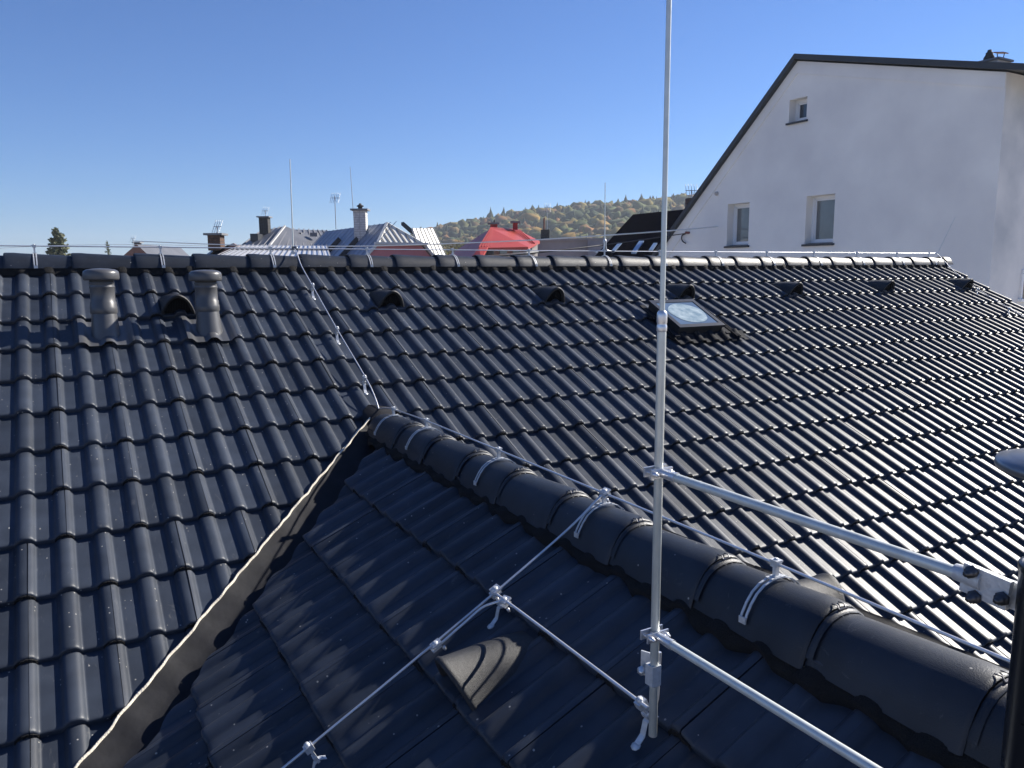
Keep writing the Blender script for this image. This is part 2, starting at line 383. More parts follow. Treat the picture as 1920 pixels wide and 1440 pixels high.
# tiles cut along the valleys
for dk, M, me, xc in clipped:
    bm = bmesh.new(); bm.from_mesh(me); Mi = M.inverted()
    if dk is main_deck:
        left = xc < VX
        n = Vector((VS, -1, 0)) if left else Vector((-VS, -1, 0)); co = Vector((1.77 if left else 2 * VX - 1.77, -1.76, 0))
    else:
        n = Vector((-0.934, 1, 0)); co = Vector((1.428, -2.314, 0))
    lc = Mi @ co; ln = (M.to_3x3().transposed() @ n).normalized()
    bmesh.ops.bisect_plane(bm, geom=bm.verts[:] + bm.edges[:] + bm.faces[:], plane_co=lc, plane_no=ln, clear_outer=True)
    if len(bm.faces) < 2: bm.free(); continue
    m2 = bpy.data.meshes.new('cut_tile'); bm.to_mesh(m2); bm.free()
    for k in me.materials: m2.materials.append(k)
    o = link('tile', m2, dk); o.matrix_basis = M

# ---- valley gutter: folded sheet, with the pale sealing strip along its upper edge
def surf_main(x, y, h=0):                     # world point above plan (x, y) on the tiled main slope
    s = -y / cT; row = math.ceil(s / GA - 1e-6); yl = row * GA - s
    z = prof(x) - yl * TILT + h
    return rp(FM, x, s, z)
def surf_left(x, y, h=0):
    s = (GX - x) / cT; row = math.ceil((s - 0.465) / GB - 1e-6); yl = 0.465 + row * GB - s
    z = prof(-y - phase) - yl * TILT + h
    return rp(FL, -y, s, z)
for side in (0, 1):
    rows = []
    n = 150
    for i in range(n + 1):
        x = 1.80 - 2.55 * i / n; y = -1.76 + (x - 1.77) * VS
        gy = -2.314 + (x - 1.428) * 0.934; gx = x
        mid = 0.5 * (y + gy)
        zc = GZ - (GX - x) * math.tan(TH) - 0.075
        nd = Vector((0.69, -0.72, 0))
        j1 = 0.0015 * math.sin(i * 0.31) + 0.0008 * math.sin(i * 0.8)
        a = rp(FM, x, -y / cT, -0.006 + 0.14 * (prof(x) + 0.013))
        p1 = a + nd * 0.012 + Vector((0, 0, -0.013 + j1))
        p2 = a + nd * 0.085 + Vector((0, 0, -0.046 + j1))
        p3 = a + nd * 0.125 + Vector((0, 0, -0.078))
        p4 = a + nd * 0.160 + Vector((0, 0, -0.070))
        g = a + nd * 0.260 + Vector((0, 0, -0.045))
        row = [a, p1, p2, p3, p4, g]
        if side: row = [Vector((2 * VX - p.x, p.y, p.z)) for p in row]
        rows.append(row)
    b = MB(); b.grid(rows[:96], 'valley_metal'); v1 = b.build('valley_gutter', None); proof(v1)
    b = MB(); b.grid([[p + Vector((0, 0, 0.004)) for p in r] for r in rows[94:]], 'valley_metal'); proof(b.build('valley_gutter'))
    if side == 0:
        v1['label'] = 'dark folded metal valley gutter between the main slope and the gable'
        b = MB(); pts = []
        for i in range(0, n * 3 + 1):
            x = 1.775 - 2.5 * i / (n * 3); y = -1.76 + (x - 1.77) * VS
            p = rp(FM, x, -y / cT, 0.000 + 0.14 * (prof(x) + 0.013) + 0.002 * math.sin(i * .31))
            w = 0.0022 * math.sin(i * 0.21) + 0.0014 * math.sin(i * 0.53 + 1)
            pts.append((p + Vector((-0.002 + w, 0.002 - w, -0.004)), p + Vector((0.001 + w, -0.001 - w, 0.002)), p + Vector((0.0045 + w, -0.0045 - w, 0.001)), p + Vector((0.006 + w, -0.006 - w, -0.006))))
        b.grid(pts, 'cream_foam'); o = proof(b.build('sealing_strip')); o['label'] = 'cream sealing strip along the valley edge'
# flap at the valley head
b = MB()
hp = [surf_main(1.72, -1.79, 0.012), surf_main(1.75, -1.70, 0.03), surf_main(1.80, -1.66, 0.014), surf_main(1.86, -1.67, 0.035), surf_main(1.93, -1.70, 0.012)]
lo = [surf_main(1.74, -1.86, 0.01), Vector((1.78, -1.86, -0.97)), Vector((1.82, -1.86, -0.93)), Vector((1.86, -1.86, -0.92)), Vector((1.93, -1.86, -0.96))]
b.grid([hp, lo], 'valley_metal'); b2 = proof(b.build('valley_flap'))

# ---- ridge tiles
RP = [(-0.120, 0.0), (-0.113, 0.022), (-0.098, 0.050), (-0.078, 0.076), (-0.052, 0.095), (-0.022, 0.1045), (0.0, 0.106), (0.022, 0.1045), (0.052, 0.095), (0.078, 0.076), (0.098, 0.050), (0.113, 0.022), (0.120, 0.0)]
def ridge_mesh(name, L):
    b = MB(); rows = []
    for t, ky, kz in [(0.0, 0.955, 0.955), (0.004, 0.985, 0.985), (0.012, 1.0, 1.0), (0.06, 1.0, 1.0), (0.10, 0.985, 0.965), (L, 0.90, 0.80)]:
        rows.append([(t, y * ky, z * kz) for y, z in RP])
    b.grid(rows, 'ridge_clay')
    b.grid([[(0.0, y * .955, z * .955) for y, z in RP], [(0.003, y * .83, z * .80) for y, z in RP], [(0.10, y * .82, z * .78) for y, z in RP]], 'tile_edge', False)
    return b.mesh(name)
RT = ridge_mesh('ridge_tile', 0.425)
RP0 = RP; RP = [(-0.130, -0.030)] + RP0 + [(0.130, -0.030)]; RTG = ridge_mesh('gable_ridge_tile', 0.425); RP = RP0
ZL = -0.002
for k in range(-8, 27):
    x = -0.10 + 0.395 * k
    if x > 10.4: continue
    o = link('ridge_tile', RT); proof(o); o.matrix_basis = Matrix.Translation((x, RY, ZL)) @ Matrix.Rotation(random.gauss(0, .004), 4, 'Z') @ Matrix.Rotation(random.gauss(0, .004), 4, 'X')
b = MB()                                       # end disc closing the ridge at the verge
b.add([(10.62, RY + y, ZL + z) for y, z in RP], [tuple(range(len(RP)))], 'ridge_clay')
b.grid([[(10.50, RY + y * 1.03, ZL + z * 1.04) for y, z in RP], [(10.62, RY + y * 1.03, ZL + z * 1.04) for y, z in RP]], 'ridge_clay'); proof(b.build('ridge_end_cap'))
GJ = [-5.38 + 0.388 * k for k in range(-3, 10)]
GZL = -0.962
for y in GJ:
    if y > -1.95: continue
    o = link('ridge_tile', RTG); proof(o)
    o.matrix_basis = Matrix.Translation((GX, y, GZL)) @ Matrix.Rotation(R(90) + random.gauss(0, .006), 4, 'Z') @ Matrix.Rotation(random.gauss(0, .006), 4, 'X')
    # dark metal hook holding the nose of the ridge tile
    c = MB(); zt = GZL + 0.106
    c.tube([(GX - 0.012, y + 0.012, zt + 0.002), (GX - 0.012, y - 0.004, zt + 0.004), (GX - 0.012, y - 0.016, zt - 0.016), (GX - 0.012, y - 0.03, zt - 0.026)], 0.0018, 'dark_bolt', 6)
    c.tube([(GX + 0.012, y + 0.012, zt + 0.002), (GX + 0.012, y - 0.004, zt + 0.004), (GX + 0.012, y - 0.016, zt - 0.016), (GX + 0.012, y - 0.03, zt - 0.026)], 0.0018, 'dark_bolt', 6)
    c.box((GX, y - 0.010, zt - 0.006), (0.028, 0.007, 0.006), 'dark_bolt'); proof(c.build('ridge_hook'))
    # thickened nose ring of the tile below
    c = MB(); c.grid([[(GX + yy * 0.965, y - t, GZL + z * kz) for yy, z in RP] for t, kz in ((0.0, .80), (0.003, .93), (0.014, .93), (0.02, .86))], 'ridge_clay'); proof(c.build('ridge_collar'))
# ventilation roll under the ridge tiles, moulded over the tile rolls
b = MB(); rows = []
for i in range(0, 1400):
    x = -3.2 + 0.01 * i
    if x > 10.5: break
    rows.append([rp(FM, x, -0.06, 0.012), rp(FM, x, 0.0, prof(x) * .5 + 0.006), rp(FM, x, 0.028, prof(x) - 0.02)])
b.grid(rows, 'mesh_black'); proof(b.build('ridge_vent_roll'))
b = MB(); rows = []
for i in range(0, 480):
    y = -1.80 - 0.01 * i; lx_ = -y
    e = 0.012 * math.sin(y * 21) + 0.006 * math.sin(y * 47)
    rows.append([rp(FL, lx_, 0.05, 0.0), rp(FL, lx_, 0.10, -0.022 + 0.2 * prof(lx_ - phase)), rp(FL, lx_, 0.175 + e, prof(lx_ - phase) * 0.9 - 0.001), rp(FL, lx_, 0.178 + e, prof(lx_ - phase) * 0.9 - 0.03)])
b.grid(rows, 'mesh_black'); proof(b.build('ridge_vent_roll'))
b = MB(); rows = []
for i in range(0, 480):
    y = -1.80 - 0.01 * i
    e = 0.012 * math.sin(y * 21)
    rows.append([rp(FR_, y, 0.05, 0.0), rp(FR_, y, 0.10, -0.022 + 0.2 * prof(y)), rp(FR_, y, 0.19 + e, prof(y) * 0.9 + 0.006), rp(FR_, y, 0.193 + e, prof(y) - 0.02)])
b.grid(rows, 'mesh_black'); proof(b.build('ridge_vent_roll'))
# eaves and house walls under the roof
b = MB(); b.box((3.6, RY, -5.25), (13.6, 2 * 4.1, 5.5), 'house_wall'); proof(b.build('wall'))
b = MB(); b.box((GX, -5.2, -5.25), (2 * 2.3, 2.6, 5.5), 'house_wall'); proof(b.build('wall'))

# ---- skylight
sk = proof(empty('skylight')); sk['label'] = 'small square skylight with a soapy oval smear on its pane'
def on_main(x, y, h): return rp(FM, x, -y / cT, h)
X0, X1, Y0, Y1 = 4.745, 5.245, -0.755, -1.150
def quad(b, x0, x1, y0, y1, h, th, m): b.slab([on_main(x0, y0, h), on_main(x1, y0, h), on_main(x1, y1, h), on_main(x0, y1, h)], th, m, down=(0, sT, -cT))
def sk_part(name, b): o = b.build(name); o.parent = sk; o.matrix_parent_inverse = RI.inverted() @ RI; return o
b = MB(); quad(b, X0, X1, Y0, Y1, 0.066, 0.12, 'frame_dark'); sk_part('curb', b)
b = MB(); w = 0.030
for a in ((X0 - .012, X1 + .012, Y0 + .012, Y0 - w), (X0 - .012, X1 + .012, Y1 + w, Y1 - .012), (X0 - .012, X0 + w, Y0 - w, Y1 + w), (X1 - w, X1 + .012, Y0 - w, Y1 + w)): quad(b, *a, 0.083, 0.022, 'frame_dark')
sk_part('frame', b)
b = MB(); quad(b, X0 + w, X1 - w, Y0 - w, Y1 + w, 0.078, 0.008, 'roof_glass'); pane = sk_part('pane', b)
b = MB(); cx, cy = (X0 + X1) / 2 + 0.01, (Y0 + Y1) / 2
ov = [on_main(cx + 0.19 * math.cos(a) * (1 + .03 * math.sin(5 * a)), cy + 0.145 * math.sin(a), 0.0802) for a in np.linspace(0, 6.283, 49)[:-1]]
b.add(ov, [tuple(range(48))], 'soap_glass'); sk_part('soap_smear', b)
b = MB()                                        # pleated lead apron and side flashing
rows = []
for i in range(0, 85):
    x = 4.66 + 0.01 * i
    rows.append([on_main(x, y, max(prof(x) * 0.9, -0.036) + hh) for y, hh in ((-1.155, 0.036), (-1.185, 0.022), (-1.215, 0.015), (-1.26, 0.012))])
b.grid(rows, 'lead', False)
for xx in (4.70, 5.29): b.bar(on_main(xx, -0.72, 0.015), on_main(xx, -1.20, 0.02), 0.05, 0.012, 'lead', up=(0, -sT, cT))
for xx in (5.36, 5.38, 5.40): b.bar(on_main(xx, -0.78, 0.0), on_main(xx, -1.24, 0.01), 0.008, 0.02, 'lead', up=(0, -sT, cT))
sk_part('flashing', b)

# ---------------------------------------------------------------- vent pipes and vent hoods
def vent_pipe(p, h, label):
    t = empty('vent_pipe', p, label, 'vent pipe', 'plastic vent pipes')
    b = MB(); n = 24; vs_r = []
    n_up = Vector((0, 0, 1))
    # flared foot growing out of the tile, then the straight barrel with ribs
    rows = []
    for k in range(n + 1):
        a = 6.28318 * k / n; c, s_ = math.cos(a), math.sin(a)
        col_ = []
        for i in range(7):
            f = i / 6; r = 0.086 - 0.016 * f ** 0.6; yy = -0.03 * (1 - f) + 0.01
            base = Vector((r * c, r * s_ * (1.15 - .15 * f) + yy, 0))
            z0 = base.y * math.tan(TH) - 0.045
            col_.append(Vector((base.x, base.y, z0 * (1 - f) + 0.10 * f)))
        rows.append(col_)
    b.grid(rows, 'pipe_plastic'); b.build('foot', t)
    b = MB(); b.lathe([(0.074, 0.085), (0.077, 0.09), (0.077, 0.125), (0.074, 0.13), (0.0735, 0.155), (0.0695, 0.16), (0.069, h - 0.11), (0.072, h - 0.105), (0.072, h - 0.10), (0.069, h - 0.095), (0.069, h - 0.085), (0.072, h - 0.08), (0.072, h - 0.075), (0.068, h - 0.07), (0.066, h - 0.03)], (0, 0.01, 0), 'pipe_plastic', 32); b.build('barrel', t)
    b = MB(); b.lathe([(0.088, h - 0.058), (0.098, h - 0.062), (0.102, h - 0.05), (0.102, h - 0.02), (0.097, h - 0.006), (0.080, h + 0.004), (0.045, h + 0.010), (0.0, h + 0.012)], (0, 0.01, 0), 'pipe_plastic', 36)
    b.lathe([(0.088, h - 0.058), (0.086, h - 0.02), (0.0, h - 0.015)], (0, 0.01, 0), 'black_void', 36); b.build('cap', t)
    # moulded base tile
    b = MB(); rows = []
    for i in range(25):
        x = -0.15 + 0.0125 * i
        rows.append([(x, y, y * math.tan(TH) + (prof(x + 0.15 + p[0] - round(p[0] / .15) * .15) * 0.9 + 0.010 - (y + 0.17) * 0.07) / cT) for y in (-0.165, -0.155, 0.0, 0.13)])
    b.grid(rows, 'pipe_plastic'); b.build('base_tile', t)
    return t
def plan_main(x, y): return Vector((x, y, y * math.tan(TH)))
vent_pipe(plan_main(0.440, -0.72), 0.352, 'dark grey plastic vent pipe with domed cap nearest the left edge')
vent_pipe(plan_main(1.045, -0.73), 0.345, 'dark grey plastic vent pipe with domed cap just right of an open vent hood')

def hood_mesh(w=0.105, h=0.145, L=0.30):
    b = MB(); n = 14
    def arch(k, kz, y, z0):
        out = []
        for i in range(n + 1):
            f = -1 + 2 * i / n
            out.append((w * k * math.copysign(float(np.interp(abs(f), (0, .2, .4, .6, .8, 1), (0, .23, .47, .71, .90, 1.0))), f), y, z0 + h * kz * float(np.interp(abs(f), (0, .2, .4, .6, .8, 1), (1, .955, .82, .58, .27, 0)))))
        return out
    b.grid([arch(1.0, 1.0, 0.0, -0.03), arch(1.04, 1.03, 0.004, -0.03), arch(1.04, 1.03, 0.016, -0.03), arch(0.98, 0.97, 0.022, -0.03), arch(0.94, 0.62, 0.14, -0.034), arch(0.84, 0.30, 0.24, -0.042), arch(0.70, 0.10, L, -0.055)], 'vent_clay')
    b.grid([arch(1.0, 1.0, 0.0, -0.03), arch(0.86, 0.88, 0.002, -0.03), arch(0.82, 0.82, 0.03, -0.03)], 'vent_clay')
    g = MB(); q = arch(0.83, 0.82, 0.028, -0.03); g.add(q, [tuple(range(len(q)))], 'black_void')
    for k in range(-4, 5): g.bar((k * 0.016, 0.024, -0.02), (k * 0.016, 0.024, 0.07 - abs(k) * 0.008), 0.004, 0.004, 'mesh_black')
    return b.mesh('hood'), g.mesh('hood_grille')
HOOD, GRILLE = hood_mesh()
def vent_hood(M, label, group):
    t = empty('vent_hood', (0, 0, 0), label, 'roof vent', group); t.matrix_world = M
    link('shell', HOOD, t); link('grille', GRILLE, t); return t
hoods = [0.885, 2.395, 3.885, 5.385, 6.905, 8.455, 10.035]
hl = ['open vent hood between the two vent pipes on the far slope', 'dark vent hood high on the slope, right of the conductor running down the tiles', 'dark vent hood below the ridge, third from the left', 'dark vent hood directly above the skylight, beside the mast',
      'dark vent hood high on the slope, first one right of the skylight', 'dark vent hood on the far slope, second from the right end', 'small dark vent hood at the far right end of the slope']
for x, l in zip(hoods, hl): vent_hood(FM @ Matrix.Translation((x, -0.635, 0.0)), l, 'vent hoods on the far slope')
vent_hood(FL @ Matrix.Translation((4.215, -0.775, 0.002)) @ Matrix.Scale(0.94, 4), 'big dark vent hood on the shaded gable slope, striped by rod shadows', 'vent hoods on the gable')
vent_hood(FR_ @ Matrix.Translation((-4.68, -0.37, 0.0)) @ Matrix.Scale(1.0, 4), 'sunlit vent hood peeping over the gable ridge behind a wire clip', 'vent hoods on the gable')

# ---------------------------------------------------------------- lightning protection
WR = 0.0042
def wire(name, pts, label, r=WR, m='aluminium', cat='wire', n=8, group=None):
    b = MB(); b.tube(pts, r, m, n); return tag(b.build(name), label, cat, group)
def smooth_path(P, n=6):
    P = [Vector(p) for p in P]; out = []
    for i in range(len(P) - 1):
        p0, p1, p2, p3 = P[max(i - 1, 0)], P[i], P[i + 1], P[min(i + 2, len(P) - 1)]
        for k in range(n):
            t = k / n; out.append(0.5 * ((2 * p1) + (p2 - p0) * t + (2 * p0 - 5 * p1 + 4 * p2 - p3) * t * t + (3 * p1 - p0 - 3 * p2 + p3) * t ** 3))
    out.append(P[-1]); return out
def strap_mesh(kz=0.93, off=0.003):
    # slotted band bent over the ridge tile: two legs side by side joined at the ends
    b = MB(); P = [(y * 0.985, z * kz + off) for y, z in RP]
    P = [P[0]] + P + [P[-1]]
    for xo in (-0.008, 0.008):
        pts = [Vector((xo, y, z)) for y, z in P]
        rows = []
        for i, p in enumerate(pts):
            d = (pts[min(i + 1, len(pts) - 1)] - pts[max(i - 1, 0)]).normalized() if i not in (0, len(pts) - 1) else Vector((0, 0, 1))
            nn = Vector((0, -d.z, d.y))
            rows.append([p + Vector((-0.0035, 0, 0)), p + Vector((-0.0035, 0, 0)) + nn * 0.0025, p + Vector((0.0035, 0, 0)) + nn * 0.0025, p + Vector((0.0035, 0, 0))])
        b.grid(rows, 'zinc_cast', False)
    for y, z in (P[0], P[-1]): b.box((0, y * 1.005, z + 0.006), (0.023, 0.004, 0.018), 'zinc_cast')
    b.box((0, 0, 0.106 * kz + off + 0.002), (0.024, 0.05, 0.003), 'zinc_cast')
    return b.mesh('strap')
STRAP = strap_mesh()
def post_mesh(h):
    b = MB(); z0 = 0.106 * .93
    b.box((0, 0, z0 + h * 0.45), (0.011, 0.013, h * 0.9), 'zinc_cast'); b.box((0, 0, z0 + 0.006), (0.020, 0.024, 0.006), 'zinc_cast'); return b.mesh('post')
def head_mesh(h):
    b = MB(); z = 0.106 * .93 + h
    b.box((0, 0, z), (0.022, 0.020, 0.016), 'zinc_cast'); b.box((0, 0, z + 0.009), (0.026, 0.024, 0.005), 'zinc_cast'); b.lathe([(0.006, 0.011), (0.006, 0.015), (0.0, 0.0155)], (0, 0, z), 'zinc_cast', 6); return b.mesh('wire_head')
P_M, H_M = post_mesh(0.050), head_mesh(0.050); P_G, H_G = post_mesh(0.042), head_mesh(0.042)
def ridge_clip(M, p, h, label, group):
    t = empty('ridge_clip', (0, 0, 0), label, 'wire clip', group); t.matrix_world = M
    link('strap', STRAP, t); link('post', p, t); link('wire_head', h, t); return t
WZ = 0.148
for k in range(14):
    x = 0.08 + 0.79 * k if k < 13 else 10.25
    if k == 6: x = 4.905
    side = 'left' if k < 7 else 'right'
    extra = {6: 'silver wire clip on the main ridge at the foot of the right-hand lightning rod', 0: 'silver wire clip on the main ridge nearest the left edge', 13: 'silver wire clip on the main ridge nearest its right end'}
    lab = extra.get(k) or ('silver wire clip on the main ridge, %s from the left' % ORD[k] if k < 7 else 'silver wire clip on the sunlit main ridge, %s from its right end' % ORD[13 - k])
    ridge_clip(Matrix.Translation((x, RY, ZL)) @ Matrix.Rotation(random.gauss(0, 0.05), 4, 'Z'), P_M, H_M, lab, 'clips along the main ridge')
for k, y in enumerate((-1.995, -2.47, -3.255, -4.026, -4.793)):
    lab = ['silver strap clip at the far tip of the gable ridge', 'silver strap clip on the gable ridge, second from its tip', 'silver strap clip on the gable ridge, third from its tip', 'silver strap clip on the gable ridge where the slope wire branches off', 'silver strap clip with a tall post on the gable ridge right of the mast'][k]
    ridge_clip(Matrix.Translation((GX, y, GZL + (0.006 if k else -0.004))) @ Matrix.Rotation(R(90), 4, 'Z'), P_G, H_G, lab, 'clips along the gable ridge')
wire('ridge_wire', [(-3.2, RY, WZ + 0.004), (-1, RY, WZ + 0.003), (0.9, RY, WZ), (1.9, RY, WZ - 0.002), (4.1, RY, WZ - 0.004), (6.4, RY, WZ - 0.002), (8.2, RY, WZ), (10.45, RY, WZ + 0.004)], 'silver conductor wire running along the whole main ridge')
wire('gable_ridge_wire', smooth_path([(1.846, -1.72, -0.868), (1.838, -1.90, -0.835), (GX, -2.1, -0.824), (GX, -2.47, -0.816), (GX, -3.255, -0.815), (GX, -4.026, -0.815), (GX, -4.793, -0.816), (GX, -5.4, -0.820), (GX, -6.5, -0.822)], 4), 'silver conductor wire along the gable ridge passing behind the mast')
wire('slope_wire', smooth_path([(1.840, RY, 0.150), (1.842, 0.03, 0.12), plan_main(1.842, -0.1) + Vector((0, 0, 0.06)), plan_main(1.842, -0.38) + Vector((0, 0, .058)), plan_main(1.844, -0.93) + Vector((0, 0, .056)), plan_main(1.852, -1.47) + Vector((0, 0, .056)), plan_main(1.852, -1.63) + Vector((0, 0, .04)), (1.846, -1.72, -0.868)], 5), 'silver conductor wire running straight down the tiles from the far ridge to the gable tip')
wire('verge_wire', smooth_path([(10.42, RY, WZ + .004), (10.36, -0.05, .04), plan_main(10.2, -0.3) + Vector((0, 0, .05)), plan_main(10.04, -0.68) + Vector((0, 0, .05)), plan_main(9.97, -1.10) + Vector((0, 0, .05)), plan_main(9.93, -2.2) + Vector((0, 0, .05)), plan_main(9.93, -3.9) + Vector((0, 0, .05))], 5), 'silver conductor wire down the right edge of the far slope')

def slope_bracket(F, x, s, label, group, z=0.055, flip=1):
    t = empty('slope_bracket', (0, 0, 0), label, 'bracket', group); t.matrix_world = F @ Matrix.Translation((x, -s, 0))
    b = MB(); w = 0.009
    rows = []
    for (y, zz) in ((0.035, -0.006), (0.03, -0.002), (0.024, 0.004), (0.016, 0.008), (0.0, 0.004), (-0.022, -0.022), (-0.045, -0.03)):
        rows.append([(-w, y, zz), (-w, y, zz + 0.0025), (w, y, zz + 0.0025), (w, y, zz)])
    b.grid(rows, 'zinc_cast', False); b.lathe([(0.0, 0.0), (0.013, 0.0), (0.013, 0.003), (0, 0.003)], (0, -0.05, -0.032), 'zinc_cast', 8); b.build('foot', t)
    b = MB(); b.box((0, 0.012, z * 0.5), (0.014, 0.008, z), 'zinc_cast'); b.box((0, 0.010, z * 0.35), (0.022, 0.012, 0.012), 'zinc_cast'); b.build('post', t)
    b = MB(); b.box((0, 0.012, z), (0.022, 0.026, 0.020), 'zinc_cast'); b.lathe([(0.008, 0.0), (0.008, 0.012), (0.0, 0.013)], (0, 0.012, z + 0.006), 'zinc_cast', 10); b.build('wire_head', t)
    return t
for k, (s, l) in enumerate(((0.412, 'small bracket holding the slope wire just below the far ridge'), (1.045, 'small bracket holding the slope wire halfway down the tiles'), (1.65, 'small bracket holding the slope wire just above the gable tip'))):
    slope_bracket(FM, 1.846, s, l, 'brackets on the wire down the far slope', 0.050)
slope_bracket(FM, 10.04, 0.765, 'small bracket on the wire beside the last vent hood at the right edge', 'brackets on the verge wire', 0.045)
slope_bracket(FM, 9.97, 1.245, 'small bracket on the verge wire, below the right end of the ridge', 'brackets on the verge wire', 0.045)
# wires on the shaded gable slope
def gl(y, s, h): return rp(FL, -y, s, h)
YA = -4.058
slope_bracket(FL, 4.055, 0.500, 'grey bracket with a curved foot where two wires cross on the shaded slope', 'brackets on the gable slope', 0.058)
slope_bracket(FL, 4.075, 1.205, 'grey bracket on the shaded slope near the bottom edge', 'brackets on the gable slope', 0.058)
slope_bracket(FL, 4.800, 0.500, 'grey bracket with a curved foot beside the foot of the mast', 'brackets on the gable slope', 0.058)
wire('gable_slope_wire', smooth_path([(GX, -4.026, -0.818), (GX - .03, -4.030, -0.83), gl(-4.035, 0.16, 0.062), gl(-4.056, 0.49, 0.062), gl(-4.066, 0.85, 0.060), gl(-4.073, 1.195, 0.060), gl(-4.08, 1.6, 0.060), gl(-4.085, 2.6, 0.06)], 5), 'silver wire running down the shaded gable slope from the ridge past a bracket')
wire('cross_wire', smooth_path([gl(-4.045, 0.487, 0.066), gl(-4.3, 0.487, 0.066), gl(-4.80, 0.490, 0.066), gl(-4.835, 0.490, 0.070), gl(-4.862, 0.478, 0.095), Vector((1.372, -4.862, -0.985)), Vector((1.375, -4.862, -0.915))], 5), 'silver rod crossing the shaded slope and bending up to the foot of the mast', r=0.0046)
wire('jumper_wire', smooth_path([gl(-4.118, 0.487, 0.060), gl(-4.10, 0.52, 0.066), gl(-4.085, 0.555, 0.068), gl(-4.083, 0.62, 0.064), gl(-4.084, 0.74, 0.058)], 6), 'short curved jumper wire bridging the two crossing wires')
def cross_clamp(p, axis, label, k=1.0):
    t = empty('cross_clamp', p, label, 'clamp', 'wire clamps on the gable slope'); F3 = FL.to_3x3()
    M = F3 @ Matrix.Rotation(axis, 3, 'Z')
    b = MB(); b.box((0, 0, 0.006), (0.034 * k, 0.030 * k, 0.006), 'zinc_cast', M); b.box((0, 0, -0.007), (0.034 * k, 0.030 * k, 0.005), 'zinc_cast', M); b.build('plates', t)
    b = MB(); nrm = F3 @ Vector((0, 0, 1)); b.lathe([(0.0115 * k, 0.008), (0.011 * k, 0.0105), (0.008 * k, 0.0135), (0, 0.0145)], (0, 0, 0), 'zinc_cast', 16, nrm); b.build('bolt', t)
    b = MB(); q = M @ Vector((0.018 * k, -0.012 * k, -0.02)); b.lathe([(0.004, -0.006), (0.0055, 0.0), (0.0055, 0.007), (0.0, 0.008)], q, 'aluminium', 6, nrm); b.build('nut', t)
    return t
cross_clamp(gl(-4.056, 0.480, 0.066), 0.0, 'rounded cross clamp on top of the bracket where two wires meet', 1.05)
cross_clamp(gl(-4.128, 0.489, 0.062), 0.2, 'rounded clamp joining the jumper to the cross rod')
cross_clamp(gl(-4.073, 0.735, 0.058), R(90), 'parallel clamp joining the jumper to the slope wire above the vent hood', 0.95)
t = cross_clamp(Vector((GX, -4.03, -0.812)), 0, 'rounded cross clamp on the gable ridge where the slope wire starts', 1.0)

# air rods standing on the main ridge
def rod(name, a, b_, label, r0=0.006, r1=0.0035):
    t = empty(name, a, label, 'lightning rod', 'thin rods on the main ridge')
    a = Vector(a); b_ = Vector(b_) - a
    b = MB(); b.tube([(0, 0, 0), b_ * 0.5, b_], [r0, (r0 + r1) / 2, r1], 'galvanised', 8); b.build('shaft', t)
    return t
t = rod('lightning_rod', (1.838, RY, 0.10), (1.846, RY, 0.835), 'thin tall lightning rod on the ridge at left, above the slope wire')
b = MB(); b.box((0.012, -0.005, 0.05), (0.045, 0.026, 0.026), 'dark_bolt'); b.lathe([(0.008, 0), (0.008, 0.012), (0, 0.013)], (0.022, -0.02, 0.05), 'zinc_cast', 8, (0, -1, 0)); b.box((0, 0, 0.012), (0.03, 0.03, 0.02), 'zinc_cast'); b.build('clamp', t)
t = rod('lightning_rod', (4.905, RY, 0.16), (4.902, RY, 0.805), 'thin tall lightning rod on the ridge left of the mast, with a forked foot')
b = MB()
for sgn in (-1, 1): b.tube(smooth_path([(sgn * 0.012, -0.008, 0.08), (sgn * 0.012, -0.006, 0.03), (sgn * 0.03, -0.004, -0.006), (sgn * 0.09, 0, -0.014)], 5), 0.005, 'aluminium', 8)
b.build('fork', t)
b = MB(); b.lathe([(0.010, 0.06), (0.018, 0.068), (0.018, 0.09), (0.010, 0.1), (0.006, 0.105)], (0, 0, 0), 'zinc_cast', 10); b.build('collar', t)
b = MB(); b.box((-0.10, 0, -0.02), (0.024, 0.02, 0.02), 'zinc_cast'); b.build('clamp', t)
b = MB(); b.box((0.10, 0, -0.02), (0.03, 0.022, 0.022), 'dark_bolt'); b.build('clamp', t)
t = rod('lightning_rod', (10.44, RY, 0.14), (10.79, RY, 0.64), 'thin leaning rod at the right end of the ridge, against the white house', 0.0045, 0.003)
b = MB(); b.box((0, 0, 0.01), (0.03, 0.02, 0.02), 'zinc_cast'); b.build('clamp', t)

# ---- the tall mast with its two spacer bars and the flue they reach
MX, MY, MZ0 = 1.3604, -4.8614, -1.122
mast = empty('lightning_mast', (MX, MY, MZ0), 'tall galvanised lightning mast standing on the gable slope and leaving the frame at the top', 'mast')
b = MB(); b.lathe([(0.0085, 0.0), (0.0100, 0.001), (0.0100, 0.975), (0.0102, 0.98), (0.0112, 0.982), (0.0112, 0.988)], (0, 0, 0), 'galvanised', 24); b.lathe([(0.0085, 0.0), (0.0, 0.001)], (0, 0, 0), 'black_void', 16); b.build('tube', mast)
b = MB(); b.lathe([(0.0100, 0.955), (0.0114, 0.957), (0.0114, 0.968), (0.0105, 0.970), (0.0105, 0.973), (0.0114, 0.975), (0.0114, 0.992), (0.0105, 0.997), (0.0072, 1.001)], (0, 0, 0), 'aluminium', 24); b.build('coupling', mast)
b = MB(); b.lathe([(0.0058, 0.98), (0.0056, 1.5), (0.0046, 2.6), (0.002, 2.62)], (0, 0, 0), 'galvanised', 20); b.build('air_rod', mast)
b = MB()                                        # earth clamp near the foot
